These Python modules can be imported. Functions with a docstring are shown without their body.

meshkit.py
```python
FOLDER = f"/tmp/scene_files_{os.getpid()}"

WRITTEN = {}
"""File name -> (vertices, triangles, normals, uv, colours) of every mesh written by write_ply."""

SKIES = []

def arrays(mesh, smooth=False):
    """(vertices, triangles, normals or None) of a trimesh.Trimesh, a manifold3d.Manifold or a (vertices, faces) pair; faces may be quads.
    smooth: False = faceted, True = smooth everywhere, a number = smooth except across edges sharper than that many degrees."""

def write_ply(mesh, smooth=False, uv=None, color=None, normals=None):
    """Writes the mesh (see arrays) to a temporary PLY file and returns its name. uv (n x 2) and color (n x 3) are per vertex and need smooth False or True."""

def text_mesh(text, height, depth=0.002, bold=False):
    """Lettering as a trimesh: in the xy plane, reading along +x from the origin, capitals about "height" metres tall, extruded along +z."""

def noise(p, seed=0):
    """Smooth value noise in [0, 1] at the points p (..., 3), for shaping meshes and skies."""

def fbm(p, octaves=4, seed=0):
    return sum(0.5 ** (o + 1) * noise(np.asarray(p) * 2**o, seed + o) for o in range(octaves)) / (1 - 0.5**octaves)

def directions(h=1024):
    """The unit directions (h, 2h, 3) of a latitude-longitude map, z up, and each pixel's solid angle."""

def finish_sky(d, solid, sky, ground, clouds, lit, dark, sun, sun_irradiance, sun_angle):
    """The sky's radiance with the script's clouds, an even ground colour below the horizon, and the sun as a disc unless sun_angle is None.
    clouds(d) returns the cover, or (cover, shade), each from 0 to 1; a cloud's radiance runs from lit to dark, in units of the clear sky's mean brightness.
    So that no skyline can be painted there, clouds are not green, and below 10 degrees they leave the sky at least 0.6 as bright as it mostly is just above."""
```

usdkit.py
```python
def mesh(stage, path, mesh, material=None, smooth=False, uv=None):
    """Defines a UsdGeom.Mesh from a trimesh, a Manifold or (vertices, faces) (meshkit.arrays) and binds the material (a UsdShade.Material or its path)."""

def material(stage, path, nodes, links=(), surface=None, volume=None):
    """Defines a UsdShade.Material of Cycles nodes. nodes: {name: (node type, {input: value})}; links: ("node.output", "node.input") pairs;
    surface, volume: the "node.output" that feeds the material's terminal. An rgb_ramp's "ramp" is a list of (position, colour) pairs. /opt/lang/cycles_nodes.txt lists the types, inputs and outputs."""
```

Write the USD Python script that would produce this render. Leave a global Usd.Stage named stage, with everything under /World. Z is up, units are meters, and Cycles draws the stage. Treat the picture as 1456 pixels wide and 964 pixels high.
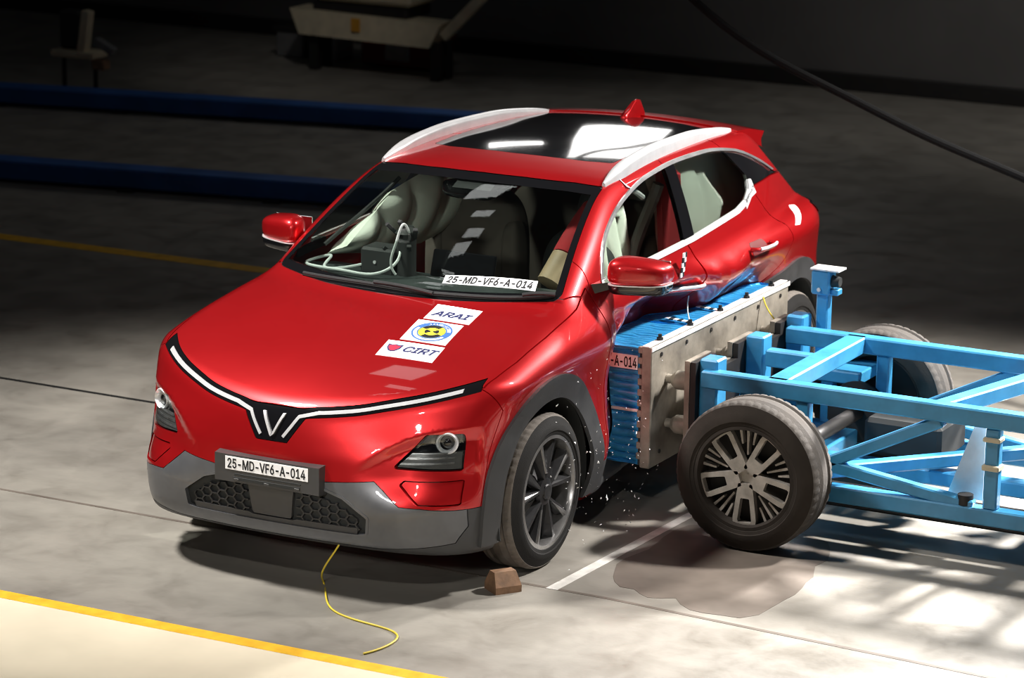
import math, random
import numpy as np, trimesh, usdkit, meshkit, manifold3d as m3
from manifold3d import Manifold, CrossSection, Mesh as MMesh
from scipy.interpolate import PchipInterpolator
from shapely.geometry import Polygon, MultiPolygon, LineString, Point, box as sbox
from shapely import affinity
from shapely.ops import unary_union
from pxr import Usd, UsdGeom, UsdLux, UsdShade, Gf, Sdf, Vt

random.seed(7); rng = np.random.default_rng(7)
stage = Usd.Stage.CreateInMemory()
UsdGeom.SetStageUpAxis(stage, UsdGeom.Tokens.z); UsdGeom.SetStageMetersPerUnit(stage, 1.0)
UsdGeom.Xform.Define(stage, '/World'); UsdGeom.Scope.Define(stage, '/World/Looks')

# ------------------------------------------------------------------ camera
# x forward along the car, y to the car's left, z up; the car's front axle stands at x = 0
cam = UsdGeom.Camera.Define(stage, '/World/camera')
EYE = np.array([12.303, 7.1108, 4.4331]); FWD = np.array([-.86077586, -.44894963, -.23981066])
RGT = np.array([-.46545304, .88496252, .01395748]); UPV = np.array([-.20595724, -.12363487, .97071934])
M = np.eye(4); M[0, :3] = RGT; M[1, :3] = UPV; M[2, :3] = -FWD; M[3, :3] = EYE
cam.AddTransformOp().Set(Gf.Matrix4d(*M.ravel().tolist()))
cam.CreateHorizontalApertureAttr(36.0); cam.CreateVerticalApertureAttr(36.0 * 964 / 1456)
cam.CreateFocalLengthAttr(36.0 * 4699.145 / 1456)
cam.CreateClippingRangeAttr(Gf.Vec2f(.1, 200))
cam.CreateFStopAttr(3.2); cam.CreateFocusDistanceAttr(14.4)
cam.CreateExposureAttr(0.0)

# ------------------------------------------------------------------ lights: the hall's flood banks and a dim hall
def rect_light(name, pos, target, w, h, power, color=(1, 1, 1), cone=None):
    l = UsdLux.RectLight.Define(stage, '/World/' + name)
    z = np.array(pos, float) - np.array(target, float); z /= np.linalg.norm(z)
    x = np.cross([0, 0, 1], z) if abs(z[2]) < .99 else np.array([0, 1., 0]); x /= np.linalg.norm(x); y = np.cross(z, x)
    m = np.eye(4); m[0, :3] = x; m[1, :3] = y; m[2, :3] = z; m[3, :3] = pos
    l.AddTransformOp().Set(Gf.Matrix4d(*m.ravel().tolist()))
    l.CreateWidthAttr(w); l.CreateHeightAttr(h); l.CreateIntensityAttr(power); l.CreateColorAttr(Gf.Vec3f(*color))
    l.CreateNormalizeAttr(False)
    if cone:
        s = UsdLux.ShapingAPI.Apply(l.GetPrim()); s.CreateShapingConeAngleAttr(cone[0]); s.CreateShapingConeSoftnessAttr(cone[1])
    return l
def spot(name, pos, target, r, power, angle, soft, color=(1, 1, 1)):
    l = UsdLux.SphereLight.Define(stage, '/World/' + name)
    z = np.array(pos, float) - np.array(target, float); z /= np.linalg.norm(z)
    x = np.cross([0, 0, 1], z) if abs(z[2]) < .99 else np.array([0, 1., 0]); x /= np.linalg.norm(x); y = np.cross(z, x)
    m = np.eye(4); m[0, :3] = x; m[1, :3] = y; m[2, :3] = z; m[3, :3] = pos
    l.AddTransformOp().Set(Gf.Matrix4d(*m.ravel().tolist())); l.CreateRadiusAttr(r); l.CreateIntensityAttr(power); l.CreateColorAttr(Gf.Vec3f(*color)); l.CreateNormalizeAttr(False)
    s = UsdLux.ShapingAPI.Apply(l.GetPrim()); s.CreateShapingConeAngleAttr(angle); s.CreateShapingConeSoftnessAttr(soft)
# two flood banks high at the back wall (their mirror images stand in the glass roof), a hard lamp at the back right that throws
# the trolley's shadow forward, and soft lamps over and in front of the car
WARM = (1, .965, .92)
rect_light('flood_bank', (-11, -3.9, 3.95), (-1.2, .3, .8), .95, 2.3, 3.8, (1, .98, .95), (13, .5))
rect_light('flood_bank_001', (-11, -5.2, 4.2), (-1.2, .3, .8), .65, .34, 6, (1, .98, .95), (13, .5))
spot('rear_lamp', (-9, 3.6, 5.4), (-.2, 3.5, 0), .62, 2150, 16, 1.0, (1, .96, .92))
spot('side_lamp', (-4.6, 5.6, 7.2), (-2.3, 1.6, .4), .35, 2000, 21, 1.0, (1, .96, .92))
for i_, (x_, y_, w_, h_) in enumerate(((-5.35, -4.1, .75, 1.1), (-4.0, -3.62, .45, .3), (-3.2, -3.45, .4, .28), (-2.82, -3.5, .36, .24))):
    rect_light('ceiling_lamp' + ('_%03d' % i_ if i_ else ''), (x_, y_, 9.0), (x_, y_, 0), w_, h_, 1.6)
spot('bench_lamp', (-7.5, -4.5, 4.6), (-10.6, -6.9, .4), .12, 150, 15, 1.0, WARM)
spot('wall_lamp', (-6.5, 2.5, 6.0), (-12.4, .5, .9), .3, 160, 30, 1.0, WARM)
spot('key_lamp', (2.3, -3.6, 8.0), (-.1, -.8, 0), .55, 460, 24, 1.0, WARM)
spot('glint_lamp', (6.4, 3.9, 5.6), (.3, .2, .6), .14, 700, 11, .9, WARM)
spot('front_lamp', (8.0, 1.4, 3.4), (.1, .15, .8), .3, 320, 8.5, .9, WARM)
dome = UsdLux.DomeLight.Define(stage, '/World/hall_ambience')
dome.CreateIntensityAttr(1.0); dome.CreateColorAttr(Gf.Vec3f(.0036, .0038, .0041))

# ------------------------------------------------------------------ helpers: names, things, parts
used, off = {}, {'/World': np.zeros(3)}
def path_for(parent, name):
    p = parent + '/' + name; n = used.get(p, 0); used[p] = n + 1
    return p if n == 0 else f'{p}_{n:03d}'
def tagp(prim, label=None, cat=None, group=None, kind=None):
    for k, v in (('label', label), ('category', cat), ('group', group), ('kind', kind)):
        if v: prim.SetCustomDataByKey(k, v)
def thing(name, label, cat, loc=(0, 0, 0), group=None, kind=None):
    p = path_for('/World', name); x = UsdGeom.Xform.Define(stage, p)
    x.AddTranslateOp().Set(Gf.Vec3d(*map(float, loc))); off[p] = np.array(loc, float)
    tagp(x.GetPrim(), label, cat, group, kind); return p
def arr(mesh):
    if hasattr(mesh, 'to_mesh'):
        m = mesh.to_mesh(); return np.array(m.vert_properties[:, :3], float), np.array(m.tri_verts)
    if isinstance(mesh, tuple): return np.asarray(mesh[0], float), np.asarray(mesh[1], int)
    return np.asarray(mesh.vertices, float), np.asarray(mesh.faces)
def put(parent, name, mesh, material, smooth=35, label=None, kind=None):
    """one mesh prim; mesh is in world coordinates; parent '/World', a thing or a part"""
    if isinstance(mesh, list): mesh = trimesh.util.concatenate([trimesh.Trimesh(*arr(q), process=False) for q in mesh])
    V, F = arr(mesh)
    if not len(F): return None
    o = off.get(parent)
    if o is None: o = off.get('/' + '/'.join(parent.split('/')[1:3]), np.zeros(3))
    p = path_for(parent, name)
    g = usdkit.mesh(stage, p, (V - o, F), MATS[material], smooth)
    tagp(g.GetPrim(), label, None, None, kind); return p
def thing1(name, mesh, material, label, cat, group=None, smooth=35, kind=None):
    p = put('/World', name, mesh, material, smooth); tagp(stage.GetPrimAtPath(p), label, cat, group, kind); return p
def emit(parent, name, man, material, label=None):
    """a Manifold that carries normals as properties 3..5; faces cut by a boolean have none and stay flat"""
    if man.is_empty(): print('EMPTY', name); return None
    m = man.to_mesh(); P = np.array(m.vert_properties, float); F = np.array(m.tri_verts)
    V, N = P[:, :3], P[:, 3:6]; L = np.linalg.norm(N, axis=1); good = (L > .5)[F].all(1)
    fn = np.cross(V[F[:, 1]] - V[F[:, 0]], V[F[:, 2]] - V[F[:, 0]]); fl = np.linalg.norm(fn, axis=1, keepdims=True); fn = fn / np.maximum(fl, 1e-12)
    good &= (np.einsum('ij,ij->i', fn, N[F].mean(1)) > .2) | (fl[:, 0] < 1e-9)
    FV, FN = V[F].reshape(-1, 3), np.repeat(fn, 3, 0)
    gi = np.repeat(good, 3); FN[gi] = (N / np.maximum(L, 1e-9)[:, None])[F].reshape(-1, 3)[gi]
    U, inv = np.unique(np.round(np.hstack([FV, FN]), 5), axis=0, return_inverse=True)
    F2 = inv.reshape(-1, 3); F2 = F2[(F2[:, 0] != F2[:, 1]) & (F2[:, 1] != F2[:, 2]) & (F2[:, 0] != F2[:, 2])]
    o = off.get(parent)
    if o is None: o = off.get('/' + '/'.join(parent.split('/')[1:3]), np.zeros(3))
    p = path_for(parent, name); g = UsdGeom.Mesh.Define(stage, p)
    g.CreatePointsAttr(Vt.Vec3fArray.FromNumpy((U[:, :3] - o).astype(np.float32)))
    g.CreateFaceVertexCountsAttr(Vt.IntArray.FromNumpy(np.full(len(F2), 3, np.int32)))
    g.CreateFaceVertexIndicesAttr(Vt.IntArray.FromNumpy(F2.astype(np.int32).ravel()))
    g.CreateSubdivisionSchemeAttr('none')
    g.CreateNormalsAttr(Vt.Vec3fArray.FromNumpy(U[:, 3:].astype(np.float32))); g.SetNormalsInterpolation('vertex')
    UsdShade.MaterialBindingAPI.Apply(g.GetPrim()).Bind(MATS[material]); tagp(g.GetPrim(), label); return p

# ------------------------------------------------------------------ helpers: shapes
def cbox(lo, hi, b=.006):
    lo, hi = np.minimum(lo, hi).astype(float), np.maximum(lo, hi).astype(float); b = min(b, .45 * (hi - lo).min()); pts = []
    for i in range(8):
        c = np.array([(lo, hi)[(i >> k) & 1][k] for k in range(3)]); s = np.array([1 if not (i >> k) & 1 else -1 for k in range(3)])
        for k in range(3):
            d = s * b; d[k] = 0; pts.append(c + d)
    return Manifold.hull_points(np.array(pts))
def frame(z, up=(0, 0, 1)):
    z = np.array(z, float) / np.linalg.norm(z); x = np.cross(up, z)
    if np.linalg.norm(x) < 1e-4: x = np.cross((1, 0, 0), z)
    x /= np.linalg.norm(x); return x, np.cross(z, x), z
def xf(man, o, u, v, w):
    return man.transform(np.array([[u[i], v[i], w[i], o[i]] for i in range(3)], float))
def beam(p, q, w, h, b=.006, up=(0, 0, 1)):
    p, q = np.array(p, float), np.array(q, float); L = np.linalg.norm(q - p); x, y, z = frame(q - p, up)
    return xf(cbox((-w / 2, -h / 2, 0), (w / 2, h / 2, L), b), p, x, y, z)
def tube(pts, r, n=10, per=8):
    pts = np.array(pts, float)
    if len(pts) > 2 and per:
        d = np.r_[0, np.cumsum(np.linalg.norm(np.diff(pts, axis=0), axis=1))]
        from scipy.interpolate import CubicSpline
        pts = CubicSpline(d, pts)(np.linspace(0, d[-1], (len(pts) - 1) * per + 1))
    t = np.gradient(pts, axis=0); t /= np.linalg.norm(t, axis=1, keepdims=True)
    x, y, _ = frame(t[0], (0, 0, 1) if abs(t[0][2]) < .9 else (1, 0, 0)); R = np.broadcast_to(np.array(r, float), len(pts)); V = []
    for i, p in enumerate(pts):
        x = x - t[i] * (x @ t[i]); x /= np.linalg.norm(x); y = np.cross(t[i], x)
        a = np.linspace(0, 2 * np.pi, n, endpoint=False); V.append(p + R[i] * (np.cos(a)[:, None] * x + np.sin(a)[:, None] * y))
    m = len(pts); V = np.vstack(V + [pts[:1], pts[-1:]]); F = []
    for i in range(m - 1):
        for j in range(n):
            a, b, c, d = i * n + j, i * n + (j + 1) % n, (i + 1) * n + (j + 1) % n, (i + 1) * n + j; F += [(a, b, c), (a, c, d)]
    for j in range(n): F += [(m * n, (j + 1) % n, j), (m * n + 1, (m - 1) * n + j, (m - 1) * n + (j + 1) % n)]
    return V, np.array(F)
def lathe(prof, n=48, mod=None):
    """profile of (radius, axial) closed loop turned about the y axis"""
    P = np.array(prof, float); k = len(P); a = np.linspace(0, 2 * np.pi, n, endpoint=False)
    V = np.zeros((n, k, 3)); R = np.broadcast_to(P[:, 0], (n, k)).copy()
    if mod is not None: R += mod(n, k)
    V[..., 0] = R * np.cos(a)[:, None]; V[..., 1] = P[:, 1]; V[..., 2] = R * np.sin(a)[:, None]
    F = []
    for i in range(n):
        for j in range(k):
            A, B, C, D = i * k + j, ((i + 1) % n) * k + j, ((i + 1) % n) * k + (j + 1) % k, i * k + (j + 1) % k; F += [(A, B, C), (A, C, D)]
    F = np.array(F); t = trimesh.Trimesh(V.reshape(-1, 3), F, process=False)
    if t.volume < 0: F = F[:, ::-1]
    return V.reshape(-1, 3), F
def rings(g):
    gs = g.geoms if hasattr(g, 'geoms') else [g]; out = []
    for q in gs:
        if q.geom_type != 'Polygon' or q.is_empty: continue
        out.append(np.array(q.exterior.coords)[:-1]); out += [np.array(r.coords)[:-1] for r in q.interiors]
    return out
def xsec(g): return CrossSection([r.tolist() for r in rings(g)], m3.FillRule.EvenOdd)
def prism(g, axis, lo, hi):
    e = Manifold.extrude(xsec(g), hi - lo); I = np.eye(3)
    if axis == 'z': return xf(e, (0, 0, lo), I[0], I[1], I[2])
    if axis == 'x': return xf(e, (lo, 0, 0), I[1], I[2], I[0])
    return xf(e, (0, lo, 0), I[0], I[2], I[1])
def rnd(g, r): return g.buffer(-r).buffer(2 * r).buffer(-r)
def poly(*p): return Polygon(p)
def spline(pts, n=12):
    pts = np.array(pts, float); d = np.r_[0, np.cumsum(np.linalg.norm(np.diff(pts, axis=0), axis=1))]
    return PchipInterpolator(d, pts)(np.linspace(0, d[-1], n * (len(pts) - 1) + 1)).tolist()
def mirror_y(pts): return [(-a, b) for a, b in pts]
def sphere(c, r, n=24, s=(1, 1, 1)): return Manifold.sphere(r, n).scale(s).translate(tuple(c))
def cyl(p, q, r, n=28, r2=None):
    p, q = np.array(p, float), np.array(q, float); x, y, z = frame(q - p)
    return xf(Manifold.cylinder(np.linalg.norm(q - p), r, r if r2 is None else r2, n), p, x, y, z)
def hullp(pts): return Manifold.hull_points(np.array(pts, float))
def text_shape(text, height, bold=True, slant=0, stretch=1):
    t = meshkit.text_mesh(text, height, 1.0, bold); V = t.vertices.copy(); b = V[:, :2].min(0), V[:, :2].max(0)
    V[:, :2] -= (b[0] + b[1]) / 2; V[:, 0] = V[:, 0] * stretch + slant * V[:, 1]; parts = []
    for c in trimesh.Trimesh(V, t.faces, process=True).split(only_watertight=False):
        k = Manifold(MMesh(np.asarray(c.vertices, np.float32), np.asarray(c.faces, np.uint32)))
        if not k.is_empty(): parts.append(k)
    return m3.Manifold.compose(parts), (b[1] - b[0]) * (stretch, 1)

# ------------------------------------------------------------------ materials
MATS = {}
def mk(name, nodes, links, surface='p.BSDF'): MATS[name] = usdkit.material(stage, '/World/Looks/' + name, nodes, links, surface=surface)
def pm(name, color, rough=.5, metal=0, coat=0, var=.12, scale=9, rvar=.12, bump=0, bscale=60, spec=.5, coat_rough=.03):
    c = np.array(color, float); d, b = np.clip(c * (1 - var), 0, 1), np.clip(c * (1 + var), 0, 1)
    n = {'g': ('geometry', {}), 'n': ('noise_texture', {'scale': scale, 'detail': 5, 'roughness': .6}),
         'r': ('rgb_ramp', {'ramp': [(.3, tuple(d)), (.7, tuple(b))]}),
         'm': ('map_range', {'from_min': .3, 'from_max': .7, 'to_min': max(rough - rvar * .5, .02), 'to_max': min(rough + rvar * .5, 1)}),
         'p': ('principled_bsdf', {'metallic': metal, 'coat_weight': coat, 'coat_roughness': coat_rough, 'specular_ior_level': spec})}
    l = [('g.position', 'n.vector'), ('n.fac', 'r.fac'), ('r.color', 'p.base_color'), ('n.fac', 'm.value'), ('m.result', 'p.roughness')]
    if bump:
        n['nb'] = ('noise_texture', {'scale': bscale, 'detail': 3}); n['b'] = ('bump', {'strength': bump, 'distance': .004})
        l += [('g.position', 'nb.vector'), ('nb.fac', 'b.height'), ('b.normal', 'p.normal')]
    mk(name, n, l)
pm('red_paint', (.50, .006, .009), .36, .6, 1.0, var=.02, rvar=.02, scale=3)
pm('red_cloth', (.36, .02, .025), .9)
pm('black_gloss', (.006, .006, .007), .08, 0, .6, var=.05, rvar=.02)
pm('black_plastic', (.022, .022, .023), .55, bump=.15, bscale=260)
pm('arch_plastic', (.038, .039, .041), .5, bump=.12, bscale=260)
pm('grey_skid', (.115, .119, .128), .38, .3, .2, rvar=.05)
pm('plate_plastic', (.042, .042, .043), .45)
pm('chrome', (.82, .82, .84), .12, 1, var=.03, rvar=.05)
pm('trim_metal', (.66, .66, .67), .30, .9, var=.03, rvar=.05)
pm('silver_satin', (.84, .84, .85), .36, .5, var=.03, rvar=.06)
pm('white_led', (.60, .61, .62), .25, .2, .5, var=.03)
pm('grey_lens', (.11, .105, .10), .22, .3, .8, var=.1)
pm('tread_rubber', (.14, .122, .105), .85, bump=.2, bscale=120, var=.25)
pm('rubber', (.014, .0135, .013), .8, bump=.2, bscale=150, var=.25, spec=.2)
pm('dusty_rubber', (.036, .030, .0255), .85, spec=.2, bump=.2, bscale=120, var=.3, scale=5)
pm('dusty_tread', (.062, .054, .047), .9, bump=.3, bscale=90, var=.25, scale=6)
pm('dark_alloy', (.045, .045, .047), .32, .6)
pm('mach_alloy', (.30, .295, .29), .32, .8)
pm('dirty_alloy', (.46, .43, .39), .5, .6, var=.25, scale=14)
pm('dark_metal', (.03, .028, .027), .55, .4)
pm('interior_dark', (.016, .018, .018), .7)
pm('dash', (.024, .032, .031), .6)
pm('seat_cloth', (.105, .088, .074), .9, bump=.3, bscale=300)
pm('seat_grey', (.34, .35, .34), .85)
pm('tan_vinyl', (.34, .25, .15), .6)
pm('airbag', (.72, .77, .67), .9, var=.06, scale=4, bump=.25, bscale=120)
pm('belt', (.16, .14, .13), .8)
pm('paper', (.86, .86, .87), .55, var=.02)
pm('ink', (.012, .012, .014), .6)
pm('ink_navy', (.03, .035, .12), .6)
pm('ink_blue', (.06, .17, .48), .55)
pm('ink_yellow', (.88, .78, .05), .55)
pm('ink_red', (.62, .03, .07), .55)
pm('wire_white', (.55, .6, .58), .5)
pm('wire_yellow', (.72, .56, .05), .5)
pm('honeycomb_blue', (.045, .38, .76), .36, .35, .15, var=.12, scale=16)
pm('frame_blue', (.045, .27, .50), .36, 0, .3, var=.14, scale=7)
pm('kerb_blue', (.02, .10, .34), .6, var=.25, scale=3)
pm('plate_tan', (.29, .26, .215), .48, .25, var=.48, scale=5, bump=.25, bscale=30)
pm('alu_edge', (.80, .79, .77), .4, .25, var=.2, scale=20)
pm('wood', (.24, .135, .075), .75, var=.35, scale=14, bump=.4, bscale=40)
pm('beige_steel', (.62, .54, .38), .6, var=.12)
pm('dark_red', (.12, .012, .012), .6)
pm('orange_paint', (.7, .33, .03), .6)
pm('grey_steel', (.22, .22, .22), .5, .3)
pm('cable_black', (.010, .010, .010), .9, spec=.15)
pm('yellow_line', (.80, .44, .02), .55, var=.18, scale=11)
pm('white_line', (.62, .60, .56), .6, var=.25, scale=9)
pm('cream_floor', (.74, .66, .50), .5, var=.06, scale=2)
pm('white_cover', (.8, .8, .8), .6)
def pane(name, tint, ior=1.45, gloss=(1, 1, 1), rough=.0):
    mk(name, {'t': ('transparent_bsdf', {'color': tint}), 'g': ('glossy_bsdf', {'color': gloss, 'roughness': rough}), 'gm': ('geometry', {}), 'mr': ('map_range', {'from_min': 0, 'from_max': 1, 'to_min': ior, 'to_max': 1 / ior}), 'f': ('fresnel', {}), 'm': ('mix_closure', {})},
       [('gm.backfacing', 'mr.value'), ('mr.result', 'f.IOR'), ('f.fac', 'm.fac'), ('t.BSDF', 'm.closure1'), ('g.BSDF', 'm.closure2')], 'm.closure')
pane('glass', (.90, .935, .91)); pane('glass_dim', (.68, .71, .69)); pane('lens_clear', (.93, .95, .95)); pane('glass_dark', (.10, .11, .11), 1.5)
# concrete: stains, trowel marks, polished patches
mk('concrete', {'g': ('geometry', {}), 'n1': ('noise_texture', {'scale': .55, 'detail': 6, 'roughness': .62, 'distortion': .2}), 'n2': ('noise_texture', {'scale': 3.2, 'detail': 7, 'roughness': .62, 'distortion': .4}),
   'n3': ('noise_texture', {'scale': 45, 'detail': 4}), 'mx': ('mapping', {'scale': (2.6, .35, 1)}), 'n4': ('noise_texture', {'scale': 1.3, 'detail': 5, 'roughness': .6}),
   'r1': ('rgb_ramp', {'ramp': [(.28, (.20, .187, .165)), (.5, (.262, .244, .214)), (.75, (.31, .288, .25))]}),
   'r2': ('rgb_ramp', {'ramp': [(.3, (.78, .77, .76)), (.52, (1, 1, 1)), (.8, (1.1, 1.1, 1.08))]}),
   'r4': ('rgb_ramp', {'ramp': [(.3, (.86, .855, .85)), (.6, (1.04, 1.04, 1.03))]}),
   'm1': ('mix', {'mix_type': 'multiply', 'fac': .8}), 'm2': ('mix', {'mix_type': 'multiply', 'fac': .7}),
   'rr': ('map_range', {'from_min': .3, 'from_max': .7, 'to_min': .30, 'to_max': .62}), 'b': ('bump', {'strength': .12, 'distance': .004}), 'p': ('principled_bsdf', {})},
   [('g.position', 'n1.vector'), ('g.position', 'n2.vector'), ('g.position', 'n3.vector'), ('g.position', 'mx.vector'), ('mx.vector', 'n4.vector'), ('n1.fac', 'r1.fac'), ('n2.fac', 'r2.fac'), ('n4.fac', 'r4.fac'),
    ('r1.color', 'm1.color1'), ('r2.color', 'm1.color2'), ('m1.color', 'm2.color1'), ('r4.color', 'm2.color2'), ('m2.color', 'p.base_color'), ('n2.fac', 'rr.value'), ('rr.result', 'p.roughness'), ('n3.fac', 'b.height'), ('b.normal', 'p.normal')])
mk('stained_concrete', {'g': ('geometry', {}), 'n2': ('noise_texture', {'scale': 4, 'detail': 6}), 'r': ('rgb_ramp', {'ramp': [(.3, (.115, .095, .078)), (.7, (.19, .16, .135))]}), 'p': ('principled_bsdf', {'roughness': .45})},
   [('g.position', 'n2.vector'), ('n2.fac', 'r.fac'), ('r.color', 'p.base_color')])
pm('wall_plaster', (.12, .115, .11), .8, var=.12, scale=1.3, bump=.1)
# ------------------------------------------------------------------ setting
def flat(name, pts, mat, z=.0015, parent=None, label=None):
    g = pts if hasattr(pts, 'exterior') else Polygon(pts)
    put(parent, name, prism(g, 'z', z - .001, z), mat, False, label)
floor = put('/World', 'floor', cbox((-12.6, -14, -.2), (9, 12, 0), .002), 'concrete', False)
tagp(stage.GetPrimAtPath(floor), 'grey trowelled concrete floor of the test hall', None, None, 'structure')
flat('painted_line', [(1.405, -9), (1.46, 1.0), (1.52, 6), (1.60, 6), (1.545, 1.0), (1.485, -9)], 'yellow_line', label='yellow line in front of the car', parent=floor)
flat('painted_line', [(-4.20, -9), (-4.30, -3.3), (-4.33, 4), (-4.38, 9), (-4.55, 9), (-4.48, 4), (-4.44, -3.3), (-4.34, -9)], 'yellow_line', label='yellow line behind the car', parent=floor)
flat('painted_area', [(1.487, -9), (1.547, 1.0), (1.602, 6), (8.9, 6), (8.9, -9)], 'cream_floor', label='cream painted walkway in front of the yellow line', parent=floor)
flat('floor_strip', [(.26, 1.01), (-.95, 1.065), (-2.2, 1.12), (-2.2, 1.165), (-.95, 1.115), (.26, 1.065)], 'white_line', parent=floor, label='worn white strip beside the front wheel')
def blob(cx, cy, rx, ry, seed, n=44):
    a = np.linspace(0, 2 * np.pi, n, endpoint=False); k = np.stack([np.cos(a), np.sin(a), 0 * a], 1)
    r = .55 + .9 * meshkit.fbm(k * 1.3 + seed, 3, seed)
    return [(cx + rx * r_ * math.cos(t), cy + ry * r_ * math.sin(t)) for t, r_ in zip(a, r)]
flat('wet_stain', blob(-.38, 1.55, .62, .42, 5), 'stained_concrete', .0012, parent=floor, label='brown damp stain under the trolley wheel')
flat('floor_groove', [(-1.525, -9), (-1.46, -2.2), (-1.43, -.2), (-1.40, -.2), (-1.43, -2.2), (-1.495, -9)], 'cable_black', .0013, parent=floor, label='dark groove running towards the car')
flat('floor_joint', [(.16, -9), (.24, 1.3), (.62, 6.5), (.65, 6.5), (.262, 1.3), (.175, -9)], 'stained_concrete', .0011, parent=floor)
wall = put('/World', 'wall_back', cbox((-12.75, -14, 0), (-12.5, 12, 5.2), .004), 'wall_plaster', False)
tagp(stage.GetPrimAtPath(wall), 'grey plastered back wall of the hall', None, None, 'structure')
bb = put('/World', 'baseboard_back', cbox((-12.5, -14, 0), (-12.44, 12, .14), .01), 'dark_metal', False)
tagp(stage.GetPrimAtPath(bb), 'dark skirting along the back wall', None, None, 'structure')
# two blue steel kerbs on the dark floor behind the car
for (p, q), lab in (((( -5.35, -9.0), (-6.55, -2.8)), 'blue steel kerb on the dark floor, nearer the car'), (((-8.0, -9.6), (-9.30, -3.7)), 'blue steel kerb on the dark floor, nearer the back wall')):
    t = thing('floor_kerb', lab, 'kerb', (p[0], p[1], 0))
    a, b = np.array([*p, 0.]), np.array([*q, 0.]); d = (b - a) / np.linalg.norm(b - a); L = np.linalg.norm(b - a)
    put(t, 'rail', beam(a + [0, 0, .085], b + [0, 0, .085], .22, .13, .012), 'kerb_blue', False)
    for k in range(6):
        c = a + d * (L * (k + .5) / 6); put(t, 'foot', beam(c - d * .06 + [0, 0, .010], c + d * .06 + [0, 0, .010], .30, .02, .004), 'dark_metal', False)
# background machines near the back wall
t = thing('machine_bed', 'beige steel machine bed with an orange mark, standing near the back wall', 'machine', (-11, -6.4, 0))
put(t, 'slab', hullp([(x, y, z) for x, y, z in ((-11.0, -7.17, .50), (-11.0, -5.74, .47), (-10.95, -7.05, .30), (-10.95, -5.82, .28), (-11.3, -7.17, .50), (-11.3, -5.80, .47), (-11.3, -7.05, .30), (-11.3, -5.88, .28))]), 'beige_steel', False)
put(t, 'top_box', cbox((-11.5, -7.0, .47), (-11.08, -6.1, .58), .02), 'dark_metal', False)
put(t, 'top_plate', cbox((-11.5, -6.95, .58), (-11.04, -6.05, .70), .03), 'beige_steel', False)
put(t, 'mark', cbox((-10.965, -6.55, .36), (-10.945, -6.47, .47), .003), 'orange_paint', False)
put(t, 'arm', beam((-11.1, -5.76, .36), (-11.15, -5.42, .72), .10, .08), 'beige_steel', False)
for y in (-6.95, -5.8):
    for x in (-11.22, -11.05): put(t, 'leg', cbox((x - .04, y - .04, 0), (x + .04, y + .04, .31), .005), 'dark_metal', False)
t = thing('tool_chest', 'dark red chest with a pale label, under the beige machine bed', 'chest', (-11.6, -6.35, 0))
put(t, 'body', cbox((-11.75, -6.72, .02), (-11.4, -6.02, .26), .015), 'dark_red', False)
put(t, 'lid', cbox((-11.77, -6.74, .235), (-11.38, -6.0, .285), .012), 'dark_red', False)
put(t, 'label', cbox((-11.40, -6.48, .07), (-11.393, -6.25, .20), .002), 'grey_steel', False)
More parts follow.
